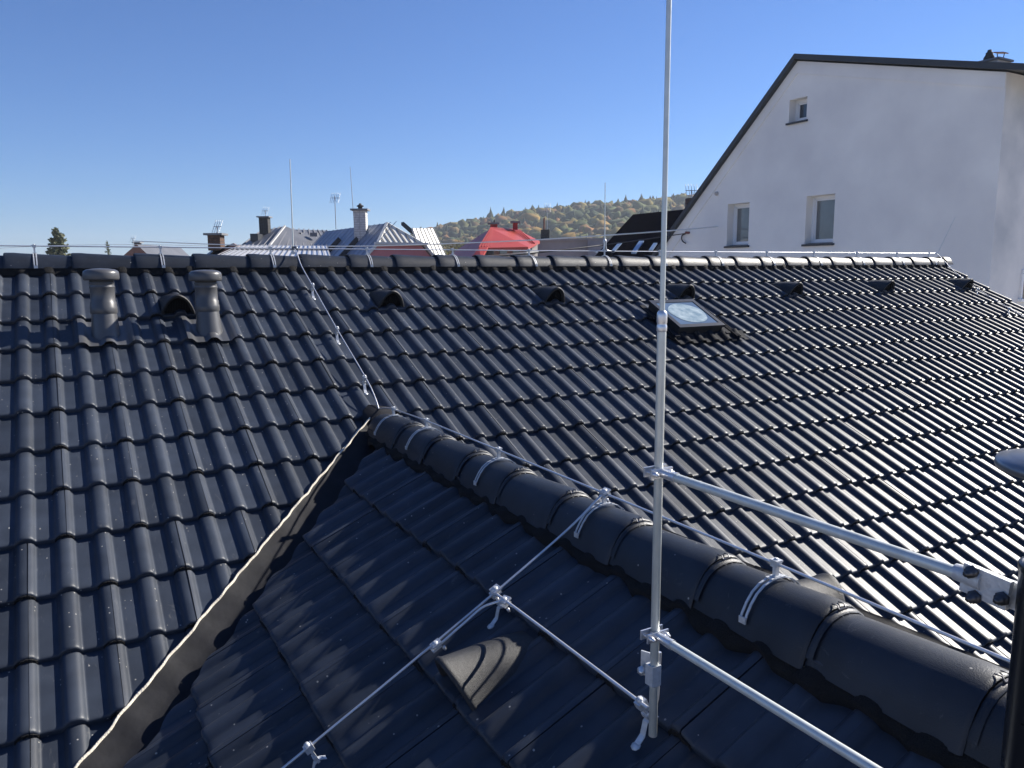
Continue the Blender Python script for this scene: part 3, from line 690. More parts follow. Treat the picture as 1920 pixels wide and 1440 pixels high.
b.box((-0.001, 0.002, 0.155), (0.026, 0.026, 0.050), 'zinc_cast'); b.box((0.012, 0.030, 0.162), (0.004, 0.045, 0.060), 'zinc_cast', Matrix.Rotation(R(25), 3, 'Z'))
b.lathe([(0.0115, 0), (0.0115, 0.006), (0.007, 0.007), (0.006, 0.013), (0, 0.0135)], (-0.006, 0.036, 0.150), 'aluminium', 6, (-0.85, -0.5, 0)); b.build('earth_clamp', mast)
Z1, Z2 = -0.4815, -0.868
FX, FY = 1.3545, -5.672
def spacer(z, y_end, label):
    t = empty('spacer_bar', (MX, MY, z), label, 'support bar', 'bars between the mast and the flue')
    b = MB(); b.tube([(0, -0.045, 0), (-0.003, y_end - MY, 0)], 0.0097, 'cable_white' if False else 'galvanised', 20); b.build('bar', t)
    b = MB(); b.tube([(0, -0.006, 0), (0, -0.055, 0)], [0.0095, 0.0118], 'aluminium', 16); b.tube([(0, -0.055, 0), (0, -0.060, 0)], 0.0122, 'aluminium', 16); b.build('socket', t)
    b = MB(); b.box((-0.0, -0.010, 0), (0.062, 0.004, 0.022), 'aluminium'); b.box((0.0, 0.012, 0.001), (0.064, 0.004, 0.022), 'aluminium')
    b.lathe([(0.0125, -0.011), (0.0125, 0.011)], (0, 0, 0), 'aluminium', 20)
    for sx in (-1, 1):
        b.lathe([(0.0065, 0.0), (0.0065, 0.006), (0.004, 0.007), (0.004, 0.013), (0, 0.0135)], (sx * 0.022, -0.012, 0), 'aluminium', 6, (0, -1, 0)); b.tube([(sx * 0.022, -0.012, 0), (sx * 0.022, 0.02, 0)], 0.003, 'aluminium', 6)
    b.build('clamp', t)
    return t
t = spacer(Z1, FY + 0.130, 'upper horizontal support bar running from the mast to the flue')
b = MB(); yo = FY + 0.128 - MY
b.tube([(0, yo + 0.012, 0), (0, yo - 0.03, 0)], [0.0125, 0.016], 'zinc_cast', 18)
b.box((-0.004, yo - 0.035, -0.004), (0.010, 0.066, 0.044), 'zinc_cast', Matrix.Rotation(R(6), 3, 'X')); b.box((0.010, yo - 0.045, -0.010), (0.008, 0.08, 0.040), 'zinc_cast'); b.build('end_plate', t)
b = MB()
for dy, dz in ((-0.018, 0.012), (-0.024, -0.024), (-0.062, -0.012)):
    b.lathe([(0.0105, 0), (0.0105, 0.003), (0.0085, 0.0035), (0.0085, 0.010), (0.005, 0.011), (0.0045, 0.018), (0, 0.0185)], (-0.010, yo + dy, dz), 'dark_bolt', 6, (-1, 0, 0))
b.build('bolts', t)
t = spacer(Z2, FY + 0.050, 'lower horizontal support bar leaving the mast near its foot')
flue = empty('flue_pipe', (FX, FY, -1.2), 'glossy black flue pipe with a flat grey rain cap at the right edge', 'flue')
b = MB(); zt = -0.425 + 1.2
b.lathe([(0.046, -0.2), (0.046, zt - 0.012), (0.0475, zt - 0.010), (0.0475, zt - 0.002), (0.046, zt), (0.040, zt + 0.001), (0.039, zt - 0.05), (0.039, zt - 0.3)], (0, 0, 0), 'flue_enamel', 40); b.build('pipe', flue)
b = MB(); zc = -0.287 + 1.2
b.lathe([(0.0, zc - 0.006), (0.080, zc - 0.012), (0.088, zc - 0.012), (0.090, zc - 0.006), (0.088, zc + 0.001), (0.075, zc + 0.003), (0.072, zc + 0.006), (0.0, zc + 0.010)], (0.01, 0.0, 0), 'flue_cap', 48); b.build('rain_cap', flue)
b = MB()
for a in (0.5, 2.6, 4.7): b.bar((0.043 * math.cos(a), 0.043 * math.sin(a), zt - 0.03), (0.05 * math.cos(a), 0.05 * math.sin(a), zc - 0.01), 0.012, 0.002, 'flue_cap', up=(math.cos(a), math.sin(a), 0))
b.build('cap_stays', flue)
b = MB(); b.tube([(-0.047 * math.cos(a), 0.0472 * math.sin(a), 0.47 + 0.02 * math.cos(a * 2)) for a in np.linspace(0, 6.283, 25)], 0.0012, 'aluminium', 5); b.build('wire_tie', flue)

# ---------------------------------------------------------------- white house on the right
HX = 17.0
house = empty('white_house', (HX, 7.5, -8), 'tall white rendered house with a dark roof edge and three gable windows', 'house')
def hp_(b, name, parent=house): 
    o = b.build(name, None); o.parent = parent
    o.matrix_parent_inverse = house.matrix_basis.inverted() if parent is house else Matrix.Identity(4)
    return o
house.matrix_basis = Matrix.Translation((HX, 7.5, -8))
PK, ER, EL = (8.19, 5.36), (2.97, 3.69), (13.4, 0.55)
wins = [((6.86, 7.72), (0.58, 1.79)), ((9.65, 10.47), (0.61, 1.79)), ((7.85, 8.41), (3.72, 4.29))]
outer = [(2.97, -8), (2.97, 3.84), (8.19, 5.22), (13.4, 0.47), (13.4, -8)]
polys = [[Vector((y, z, 0)) for y, z in outer]] + [[Vector((y, z, 0)) for y, z in ((a[0], c[0]), (a[0], c[1]), (a[1], c[1]), (a[1], c[0]))] for a, c in wins]
flat = [p for q in polys for p in q]; tri = tessellate_polygon(polys)
b = MB(); b.add([(HX, p.x, p.y) for p in flat], [tuple(t) for t in tri], 'stucco')
for a, c in wins:
    D = 0.34; (y0, y1), (z0, z1) = a, c
    ring = [(y0, z0), (y1, z0), (y1, z1), (y0, z1)]
    b.add([(HX, y, z) for y, z in ring] + [(HX + D, y, z) for y, z in ring], [(i, (i + 1) % 4, 4 + (i + 1) % 4, 4 + i) for i in range(4)], 'stucco')
hp_(b, 'gable_wall')
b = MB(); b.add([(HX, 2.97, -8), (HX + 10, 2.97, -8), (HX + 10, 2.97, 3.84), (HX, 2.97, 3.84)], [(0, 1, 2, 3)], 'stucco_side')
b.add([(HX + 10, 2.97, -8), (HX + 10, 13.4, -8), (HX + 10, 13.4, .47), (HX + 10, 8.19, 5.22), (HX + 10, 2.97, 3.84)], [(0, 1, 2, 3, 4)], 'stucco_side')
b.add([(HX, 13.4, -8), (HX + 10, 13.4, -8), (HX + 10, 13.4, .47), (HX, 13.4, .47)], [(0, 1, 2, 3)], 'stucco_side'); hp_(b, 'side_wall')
# raised render band following the verge, and the corner return
b = MB(); t_ = 0.025; w = 0.42
def band(p, q, w0, w1): b.slab([(HX - t_, p[0], p[1]), (HX - t_, q[0], q[1]), (HX - t_, q[0], q[1] - w1), (HX - t_, p[0], p[1] - w0)], t_ - 0.002, 'stucco', down=(1, 0, 0))
band((2.975, 3.83), (8.19, 5.21), 0.30, 0.30); band((8.191, 5.21), (13.38, 0.465), 0.30, 0.50)
hp_(b, 'verge_band')
# roof slabs with overhang
b = MB()
def rs(p, q, th, m):
    b.slab([(HX - 0.16, p[0], p[1]), (HX + 10.2, p[0], p[1]), (HX + 10.2, q[0], q[1]), (HX - 0.16, q[0], q[1])], th, m)
rs((8.19, 5.38), (2.2, 3.80), 0.13, 'verge_metal'); rs((8.192, 5.38), (13.75, 0.28), 0.16, 'verge_metal')
hp_(b, 'roof')
b = MB(); b.lathe([(0.07, 0), (0.07, 10.4)], (HX - 0.2, 2.14, 3.70), 'verge_metal', 10, (1, 0, 0)); hp_(b, 'gutter')
for i, (a, c) in enumerate(wins):
    (y0, y1), (z0, z1) = a, c
    wn = empty('window'); wn.parent = house; wn.matrix_parent_inverse = house.matrix_basis.inverted()
    wn['label'] = ['largest white window, right of the pair', 'white framed window, left of the pair', 'smallest window high under the roof'][i]
    b = MB(); f = 0.075; x = HX + 0.27
    for (ya, yb, za, zb) in ((y0, y1, z0, z0 + f), (y0, y1, z1 - f, z1), (y0, y0 + f, z0 + f, z1 - f), (y1 - f, y1, z0 + f, z1 - f)): b.box((x, (ya + yb) / 2, (za + zb) / 2), (0.07, yb - ya - .002, zb - za - .002), 'white_frame')
    f2 = f + 0.045
    for (ya, yb, za, zb) in ((y0 + f, y1 - f, z0 + f, z0 + f2), (y0 + f, y1 - f, z1 - f2, z1 - f), (y0 + f, y0 + f2, z0 + f2, z1 - f2), (y1 - f2, y1 - f, z0 + f2, z1 - f2)): b.box((x + 0.012, (ya + yb) / 2, (za + zb) / 2), (0.055, yb - ya - .002, zb - za - .002), 'white_frame')
    hp_(b, 'frame', wn)
    b = MB(); b.box((x + 0.01, (y0 + y1) / 2, (z0 + z1) / 2), (0.008, y1 - y0 - 2 * f2, z1 - z0 - 2 * f2), 'window_glass' if i == 2 else 'blind'); hp_(b, 'pane', wn)
    b = MB(); b.slab([(HX - 0.06, y0 - 0.05, z0 - 0.01), (HX + 0.235, y0 - 0.05, z0 + 0.03), (HX + 0.235, y1 + 0.05, z0 + 0.03), (HX - 0.06, y1 + 0.05, z0 - 0.01)], 0.05, 'verge_metal'); hp_(b, 'sill', wn)
wn = empty('window'); wn.parent = house; wn.matrix_parent_inverse = house.matrix_basis.inverted()
b = MB(); b.box((18.75, 2.98, -0.46), (1.0, 0.06, 0.52), 'window_glass'); hp_(b, 'pane', wn)
b = MB(); b.box((18.75, 2.955, -0.76), (1.2, 0.14, 0.06), 'white_frame'); b.box((18.75, 2.955, -0.15), (1.1, 0.05, 0.08), 'white_frame'); b.box((18.22, 2.955, -0.46), (0.06, 0.05, 0.56), 'white_frame'); hp_(b, 'frame', wn)
ch = MB(); ch.box((18.5, 4.08, 4.25), (0.5, 0.42, 0.40), 'pale_wall'); ch.slab([(18.2, 3.82, 4.48), (18.8, 3.82, 4.48), (18.8, 4.34, 4.48), (18.2, 4.34, 4.48)], 0.04, 'concrete'); cho = hp_(ch, 'chimney')
b = MB(); b.lathe([(0.12, 0), (0.11, 0.09), (0.075, 0.15), (0.075, 0.19), (0.05, 0.20), (0.04, 0.25), (0.0, 0.26)], (18.5, 4.20, 4.49), 'dark_brick', 12); hp_(b, 'chimney_pot', cho)
b = MB(); b.box((18.5, 3.95, 4.62), (0.2, 0.22, 0.02), 'insulator', Matrix.Rotation(R(12), 3, 'X'))
for dy in (-0.08, 0.08): b.bar((18.5, 3.95 + dy * .7, 4.48), (18.5, 3.95 + dy, 4.62), 0.014, 0.014, 'dark_brick')
hp_(b, 'cowl', cho)
b = MB(); b.lathe([(0.0, 0.06), (0.055, 0.06), (0.06, 0.03), (0.06, -0.02)], (HX, 10.91, 2.13), 'pale_wall', 14, (-1, 0, 0)); hp_(b, 'wall_vent')
b = MB(); b.lathe([(0.035, 0), (0.035, 0.14), (0.0, 0.15)], (HX, 12.05, 1.06), 'insulator', 10, (-1, 0, 0)); b.tube(smooth_path([(HX - .05, 12.15, 1.03), (HX - .06, 12.3, 0.98), (HX - .06, 12.28, 0.82), (HX - .06, 12.12, 0.74)], 4), 0.018, 'cable_black', 6); hp_(b, 'cable_bracket')

# ---------------------------------------------------------------- houses beyond the ridge
GZ0 = -8.0
def down(p): return Vector((p.x, p.y, GZ0))
class House:
    def __init__(s, name, label, cat='house'):
        s.name, s.label, s.cat, s.b, s.root = name, label, cat, [], None
    def base(s, p): s.root = empty(s.name, (p.x, p.y, GZ0), s.label, s.cat); s.T = Matrix.Translation((-p.x, -p.y, -GZ0)); return s
    def part(s, name, b, parent=None):
        o = b.build(name); o.parent = parent or s.root; o.matrix_parent_inverse = s.T if parent is None else Matrix.Identity(4); return o
def face(h, name, pts, m, th=0.10, parent=None):
    b = MB(); b.slab(pts, th, m); return h.part(name, b, parent)
def seams(h, parent, e0, e1, r0, r1, n, m, w=0.05, hgt=0.05, lo=0.0, hi=1.0):
    # standing seams from the lower edge e0-e1 up to the upper edge r0-r1; each its own piece
    for i in range(n + 1):
        t = i / n; a = e0.lerp(e1, t); c = r0.lerp(r1, t)
        b = MB(); nn = (e1 - e0).cross(r0 - e0).normalized(); nn = nn if nn.z > 0 else -nn
        b.bar(a + nn * 0.03, c + nn * 0.03, w, hgt, m, up=nn); h.part('seam', b, parent)
def antenna(foot, hgt, label, el=5, w=0.55, dirx=(0.8, -0.5, 0)):
    t = empty('antenna', foot, label, 'antenna', 'aerials on the far roofs'); dx = Vector(dirx).normalized(); dy = Vector((-dx.y, dx.x, 0))
    b = MB(); b.tube([(0, 0, 0), (0, 0, hgt)], 0.022, 'antenna_metal', 6); b.build('pole', t)
    b = MB(); b.tube([dx * -w * .8 + Vector((0, 0, hgt * .93)), dx * w * .9 + Vector((0, 0, hgt * .93))], 0.014, 'antenna_metal', 5); b.build('boom', t)
    for k in range(el):
        b = MB(); c = dx * (-w * .7 + 1.5 * w * k / max(1, el - 1)) + Vector((0, 0, hgt * .93)); q = dy * 0.25 + Vector((0, 0, 0.28)); b.tube([c - q, c + q], 0.010, 'antenna_metal', 5); b.build('element', t)
    return t
def brick_chimney(h, p, w, d, hgt, m, mortar, parent=None, brick=(0.30, 0.11), top=True, side=None):
    # chimney stack of separate bricks on a mortar core, axes turned towards the camera
    X = side or rr; Y = Vector((-X.y, X.x, 0)); Mx = Matrix((X, Y, Vector((0, 0, 1)))).transposed()
    b = MB(); b.box(p + Vector((0, 0, hgt / 2)), (w - 0.03, d - 0.03, hgt), mortar, Mx); co = h.part('chimney', b, parent)
    nz = max(1, int(hgt / brick[1]))
    for k in range(nz):
        z = (k + 0.5) * hgt / nz; n = max(1, int(round(w / brick[0])))
        for i in range(n):
            off = (i + 0.5) / n * w - w / 2
            b = MB(); b.box(p + X * off + Vector((0, 0, z)), (w / n - 0.025, d, hgt / nz - 0.02), m, Mx); h.part('brick', b, co)
    if top:
        b = MB(); b.box(p + Vector((0, 0, hgt + 0.04)), (w + 0.22, d + 0.22, 0.08), 'concrete', Mx); h.part('chimney_cap', b, co)
    return co

# blue-grey sheet roof with half hip and pink gable
h = House('metal_roof_house', 'house with a blue-grey sheet metal roof, white brick chimney and pink gable')
N = at(744, 416, 35); Fp = at(611, 434, 43)
ax = (Fp - N); ax.z = 0; L = ax.length; ax.normalize(); pr_ = Vector((-ax.y, ax.x, 0))
if (pr_.dot(rr)) > 0: pr_ = -pr_                                   # pr_ points to the left slope
h.base(N); zr = N.z; hw = 4.2
hipd = 0.95
Lh = N - pr_ * -hipd + Vector((0, 0, -hipd)); Rh = N - pr_ * hipd * 1.35 + Vector((0, 0, -hipd))
Nb = N + ax * 1.1
NL = N + pr_ * hw + Vector((0, 0, -hw)); NR = N - pr_ * hw + Vector((0, 0, -hw)); Fr = N + ax * L
FL_ = Fr + pr_ * hw + Vector((0, 0, -hw)); FRr = Fr - pr_ * hw + Vector((0, 0, -hw))
ls = face(h, 'left_slope', [Nb, Lh, NL, FL_, Fr], 'blue_sheet', 0.12); seams(h, ls, NL, FL_, N, Fr, 15, 'blue_sheet', 0.035, 0.02)
for (fx, fy) in ((0.34, 0.30), (0.62, 0.28)):                      # roof windows in the left slope
    c = N.lerp(Fr, fx) + pr_ * hw * fy + Vector((0, 0, -hw * fy)); nn = (pr_ + Vector((0, 0, 1))).normalized(); dn = (pr_ - Vector((0, 0, 1))).normalized()
    Mx = Matrix((ax, dn, nn)).transposed(); b = MB(); b.box(c + nn * 0.08, (0.85, 1.5, 0.16), 'blue_sheet', Mx); wf = h.part('roof_window', b, ls)
    b = MB(); b.box(c + nn * 0.10 - ax * 0.46, (0.10, 1.5, 0.24), 'verge_metal', Mx); h.part('roof_window_edge', b, ls)
hs_ = face(h, 'hip_face', [Lh, Rh, Nb], 'cream_sheet', 0.10)
for tq in (.14, .26, .38, .5, .62, .74, .86): seams(h, hs_, Lh.lerp(Rh, tq), Lh.lerp(Rh, tq + .004), (Lh.lerp(Nb, 2 * tq) if tq < .5 else Rh.lerp(Nb, 2 - 2 * tq)), (Lh.lerp(Nb, 2 * tq) if tq < .5 else Rh.lerp(Nb, 2 - 2 * tq)) + (Rh - Lh) * .004, 1, 'seam_dark', 0.03, 0.03)
face(h, 'right_slope', [Nb, Rh, NR, FRr, Fr], 'grey_sheet', 0.12)
b = MB(); b.bar(Lh, Nb, 0.12, 0.10, 'cream_sheet'); b.bar(Rh, Nb, 0.12, 0.10, 'cream_sheet'); b.bar(Lh, NL, 0.22, 0.10, 'cream_sheet', up=pr_); b.bar(Rh, NR, 0.22, 0.10, 'cream_sheet', up=pr_); h.part('verge_trim', b)
b = MB(); b.bar(Lh - ax * .12 + pr_ * .2 + Vector((0, 0, -.02)), Rh - ax * .12 - pr_ * .2 + Vector((0, 0, -.02)), 0.14, 0.10, 'cream_sheet'); h.part('gutter', b)
gw = [Lh + ax * .1, Rh + ax * .1, NR + ax * .1 + pr_ * .1, down(NR + ax * .1 + pr_ * .1), down(NL + ax * .1 - pr_ * .1), NL + ax * .1 - pr_ * .1]
b = MB(); b.add([p - Vector((0, 0, 0.06)) for p in gw], [tuple(range(6))], 'pink_wall')
for p, q in ((NL, FL_), (NR, FRr), (FL_, FRr)): b.add([p - Vector((0, 0, .1)), q - Vector((0, 0, .1)), down(q), down(p)], [(0, 1, 2, 3)], 'pink_wall')
h.part('wall', b)
cpos = at(677, 437, 37.2) - Vector((0, 0, 0.5)); brick_chimney(h, cpos, 0.60, 0.55, 1.55, 'white_brick', 'mortar', None, (0.30, 0.11), True)
b = MB(); b.lathe([(0.11, 0), (0.11, 0.10), (0.18, 0.12), (0.16, 0.17), (0.08, 0.19), (0.06, 0.26), (0, 0.27)], cpos + Vector((0, 0, 1.63)), 'dark_brick', 10); h.part('chimney_pot', b)
e0, e1, r0, r1 = at(792, 482, 40.5), at(838, 484, 46.0), at(772, 428, 41.5), at(812, 428.5, 46.5)
rw = face(h, 'rear_roof', [e0, e1, r1, r0], 'cream_sheet', 0.12); seams(h, rw, e0, e1, r0, r1, 6, 'seam_dark', 0.035, 0.04)
b = MB(); b.bar(e0.lerp(r0, .45), e1.lerp(r1, .45), 0.03, 0.04, 'seam_dark'); h.part('seam', b, rw)
face(h, 'rear_roof_edge', [at(752, 417, 42), at(757, 416, 42), at(778, 434, 42), at(770, 433, 42)], 'verge_metal', 0.15)
b = MB(); b.add([e0, e1, down(e1), down(e0)], [(0, 1, 2, 3)], 'pink_wall'); b.add([e1, r1, down(r1), down(e1)], [(0, 1, 2, 3)], 'pink_wall'); h.part('wall', b)
t = empty('lightning_rod', cpos + rr * -0.30 + Vector((0, 0, 0.4)), 'thin rod standing beside the white brick chimney', 'lightning rod', 'thin rods on far houses'); b = MB(); b.tube([(0, 0, 0), (-0.1, 0.05, 3.2)], [0.022, 0.012], 'antenna_metal', 6); b.build('shaft', t)
antenna(at(630, 430, 41.0), 1.75, 'tall aerial on the ridge of the blue-grey metal roof', 6, 0.3)

# dark grey hipped roof
h = House('hipped_house', 'house with a dark grey hipped roof and dark chimney at left')
A = at(534, 424, 52); B = at(612, 432, 58); h.base(A)
l0, l1, l2 = at(446, 466, 50), at(503, 463, 47), at(490, 433, 56)
e2 = at(640, 463, 54)
lf = face(h, 'left_slope', [l0, l1, A, l2], 'grey_sheet', 0.15); fs_ = face(h, 'front_slope', [l1, e2, B, at(549, 430, 53.2), A], 'grey_sheet', 0.15)
seams(h, fs_, l1, e2, A.lerp(l1, .1), B, 9, 'seam_dark', 0.06, 0.05); seams(h, lf, l0, l1, l2, A, 5, 'seam_dark', 0.06, 0.05)
b = MB(); b.bar(l1, A, 0.12, 0.1, 'cream_sheet'); h.part('hip_trim', b)
b = MB(); b.bar(l0, l1, 0.2, 0.16, 'verge_metal'); b.bar(l1, e2, 0.2, 0.16, 'verge_metal'); h.part('gutter', b)
b = MB()
for p, q in ((l0, l1), (l1, e2)): b.add([p, q, down(q), down(p)], [(0, 1, 2, 3)], 'pale_wall')
h.part('wall', b)
for px in (559, 589): 
    b = MB(); c = at(px, 440, 52.3); b.box(c, (0.5, 0.3, 0.25), 'seam_dark', Matrix((rr, fr, Vector((0, 0, 1)))).transposed()); h.part('roof_hatch', b, fs_)
b = MB(); c = at(481, 446, 50.8); b.box(c, (0.5, 1.0, 0.5), 'verge_metal', Matrix((rr, fr, Vector((0, 0, 1)))).transposed()); h.part('roof_window', b, lf)
brick_chimney(h, at(497.5, 440, 52), 0.62, 0.6, 1.12, 'dark_brick', 'verge_metal', None, (0.32, 0.22), True)
antenna(at(498, 410, 52), 0.55, 'small aerial on the dark chimney of the grey hipped roof', 4, 0.25)

# bright sheet roof right behind the ridge
h = House('shed', 'low building with a gleaming pale metal roof just behind the ridge', 'shed')
e0, e1, r0, r1 = at(395, 486, 19.5), at(622, 488, 19.5), at(452, 460.5, 24), at(612, 461, 24); h.base(e0)
rf = face(h, 'roof', [e0, e1, r1, r0], 'silver_sheet', 0.10); seams(h, rf, e0, e1, r0, r1, 20, 'seam_dark', 0.014, 0.02)
b = MB(); b.bar(e0.lerp(r0, .62) + Vector((0, 0, .02)), e1.lerp(r1, .62) + Vector((0, 0, .02)), 0.02, 0.03, 'seam_dark'); h.part('seam', b, rf)
b = MB()
for p, q in ((e0, e1), (e1, r1), (r1, r0), (r0, e0)): b.add([p - Vector((0, 0, .05)), q - Vector((0, 0, .05)), down(q), down(p)], [(0, 1, 2, 3)], 'pale_wall')
h.part('wall', b)

# brown house with brick chimney
h = House('brown_house', 'brown gabled house with a stout brick chimney behind the ridge')
P0, P1, P2, P3 = at(402, 482, 30), at(438, 456, 30), at(470, 482, 29.6), at(372, 484, 33); P4 = at(428, 459, 35); h.base(P0)
face(h, 'left_slope', [P1, P0, P3, P4], 'slate_roof', 0.1); face(h, 'gable', [P0, P2, P1], 'rust_roof', 0.05); face(h, 'right_slope', [P1, P2, at(500, 482, 34), P4], 'rust_roof', 0.1)
for k in range(2):
    b = MB(); c = at(395 + 17 * k, 474 - 3 * k, 31.3); Mx = Matrix(((P3 - P0).normalized(), (P1 - P0).normalized(), (P3 - P0).cross(P1 - P0).normalized())).transposed(); b.box(c, (0.75, 0.35, 0.04), 'frame_dark', Mx); h.part('roof_panel', b)
b = MB()
for p, q in ((P0, P2), (P0, P3), (P2, at(500, 482, 34))): b.add([p, q, down(q), down(p)], [(0, 1, 2, 3)], 'rust_roof')
h.part('wall', b)
brick_chimney(h, at(406.5, 470, 31), 0.52, 0.5, 0.60, 'brown_brick', 'dark_brick', None, (0.26, 0.1), True)
antenna(at(408, 441, 31), 0.36, 'small aerial on the stout brick chimney', 4, 0.18)

# small gabled house far left
h = House('gabled_house', 'small gabled house tip with a stubby chimney at far left')
P0, P1, P2 = at(228, 482, 60), at(256, 458, 60), at(284, 484, 60); h.base(P0); Q = fr * 8
face(h, 'left_slope', [P1, P0, P0 + Q, P1 + Q], 'rust_roof', 0.1); face(h, 'right_slope', [P1, P2, P2 + Q, P1 + Q], 'grey_sheet', 0.1)
b = MB(); b.add([P0, P2, P1], [(0, 1, 2)], 'rust_roof')
for p, q in ((P0, P2), (P0, P0 + Q), (P2, P2 + Q)): b.add([p, q, down(q), down(p)], [(0, 1, 2, 3)], 'pale_wall')
h.part('wall', b)
brick_chimney(h, at(259, 466, 61), 0.42, 0.4, 0.42, 'brown_brick', 'dark_brick', None, (0.2, 0.13), True)
antenna(at(250, 462, 60), 0.62, 'tiny aerial on the small gabled house at far left', 3, 0.2)

# red roof
h = House('red_roof_house', 'house with a bright red ribbed hipped roof and two red chimneys')
A, B = at(920.5, 428, 36), at(973, 432, 38.5); F0, F1, F2 = at(898, 465, 33), at(990, 463, 34.5), at(1012, 452, 37.5); h.base(A)
ff = face(h, 'front_slope', [F0, F1, F2, B, A], 'red_sheet', 0.12); seams(h, ff, F0, F1.lerp(F2, .5), A, B, 22, 'red_sheet', 0.045, 0.06)
G0, G1 = at(832, 484, 39), at(878, 490, 32.0)
lf = face(h, 'left_slope', [A, F0, G1, G0], 'red_sheet', 0.12)
face(h, 'porch_slope', [F0 + Vector((0, 0, .02)), at(915, 462, 33.2), at(902, 486, 31.8), G1], 'red_sheet', 0.10)
W0, W1 = at(903, 462, 33.9), at(1008, 456, 36.8)
b = MB(); b.add([W0, W1, down(W1), down(W0)], [(0, 1, 2, 3)], 'pale_wall'); b.add([W0, G0, down(G0), down(W0)], [(0, 1, 2, 3)], 'pale_wall'); wl = h.part('wall', b)
for k in range(4):
    c = W0.lerp(W1, 0.14 + 0.23 * k) - Vector((0, 0, 0.30)) - fr * 0.02; b = MB(); b.box(c, (0.5, 0.06, 0.22), 'window_glass', Matrix(((W1 - W0).normalized(), fr, Vector((0, 0, 1)))).transposed()); h.part('window', b, wl)
b = MB(); b.bar(W0 - Vector((0, 0, .45)) - fr * .1, W1 - Vector((0, 0, .40)) - fr * .1, 0.12, 0.08, 'cream_sheet'); h.part('gutter', b)
for px, w_, hh in ((926, 0.36, 0.26), (966, 0.26, 0.32)): brick_chimney(h, at(px, 431, 37.5), w_, w_, hh, 'red_brick', 'red_brick', None, (0.2, 0.12), True)
b = MB(); b.lathe([(0.05, 0), (0.04, 0.2), (0.0, 0.25)], at(927, 421, 37.5), 'dark_brick', 8); h.part('chimney_pot', b)

# grey concrete building with stack
h = House('concrete_building', 'plain grey concrete block with a pipe stack behind the ridge', 'building')
A, B = at(1000, 450, 45), at(1136, 448, 45); h.base(A); Q = fr * 9
b = MB(); b.add([A, B, down(B), down(A)], [(0, 1, 2, 3)], 'concrete'); b.add([A, A + Q, down(A + Q), down(A)], [(0, 1, 2, 3)], 'concrete'); b.add([B, B + Q, down(B + Q), down(B)], [(0, 1, 2, 3)], 'concrete'); h.part('wall', b)
b = MB(); b.slab([A + Vector((0, 0, .05)) - fr * .15, B + Vector((0, 0, .05)) - fr * .15, B + Q, A + Q], 0.12, 'concrete'); h.part('roof', b)
b = MB(); b.slab([at(1102, 447, 44.9), at(1150, 447.5, 44.9), at(1150, 490, 44.8), at(1102, 490, 44.8)], 0.1, 'concrete', down=fr); h.part('annex_wall', b)
b = MB(); b.box(at(1022, 442, 46), (0.50, 0.5, 0.7), 'dark_brick', Matrix((rr, fr, Vector((0, 0, 1)))).transposed()); co = h.part('chimney', b)
b = MB(); b.tube([at(1020, 438, 46), at(1020.5, 409, 46)], 0.055, 'rust_roof', 8); h.part('stack_pipe', b, co)
antenna(at(1026, 438, 46), 1.62, 'aerial on a thin pole beside the rusty stack', 4, 0.22)

# dark slate roof with skylights
h = House('slate_house', 'house with a black slate roof and three pale roof windows')
E0, R0_, R1_, E1 = at(1108, 488, 30), at(1187, 402, 35), at(1330, 388, 32.5), at(1330, 492, 26); h.base(E0)
rf = face(h, 'roof', [E0, E1, R1_, R0_], 'slate_roof', 0.15)
b = MB()
for p, q in ((E0, E1), (E0, R0_)): b.add([p - Vector((0, 0, .1)), q - Vector((0, 0, .1)), down(q), down(p)], [(0, 1, 2, 3)], 'pale_wall')
h.part('wall', b)
nn = (E1 - E0).cross(R0_ - E0).normalized(); nn = nn if nn.z > 0 else -nn
def on_slate(px, py):
    d = (at(px, py, 1.0) - CAM); return CAM + d * ((E0 - CAM).dot(nn) / d.dot(nn))
for (q, lab) in ((((1146, 474), (1152, 474), (1167, 457), (1160, 457)), 0), (((1184, 476), (1193, 476), (1208, 454), (1199, 454)), 1), (((1217, 471), (1224, 471), (1233, 458), (1226, 458)), 2)):
    P = [on_slate(*k) + nn * 0.06 for k in q]; wf = face(h, 'roof_window', P, 'pane_sky', 0.10, rf)
brick_chimney(h, at(1294, 392, 31) - Vector((0, 0, .1)), 0.36, 0.36, 0.52, 'brown_brick', 'dark_brick', None, (0.18, 0.1), False)
antenna(at(1296, 376, 31), 0.42, 'aerial poking out beside the white house roof edge', 5, 0.3)

# overhead cables
wire('overhead_cable', smooth_path([at(250, 452, 30), at(440, 459.5, 29), at(590, 461.5, 28), at(700, 461, 27), at(820, 457.5, 26), at(1008, 449.5, 24), at(1258, 432.5, 22), at(1420, 418, 24)], 4), 'pale overhead cable sagging across the far roofs', 0.020, 'cable_white', 'cable', 6)
wire('overhead_cable', smooth_path([at(700, 492, 17), at(950, 479, 18), at(1135, 459, 19.5), Vector((HX - .06, 12.15, 1.04))], 5), 'black overhead cable rising to the bracket on the white house', 0.016, 'cable_black', 'cable', 6)
wire('overhead_cable', smooth_path([at(-60, 470, 40), at(60, 462, 40), at(180, 459, 40), at(300, 459, 40), at(420, 462, 41)], 4), 'thin pale overhead cable at far left above the ridge', 0.012, 'cable_white', 'cable', 6)

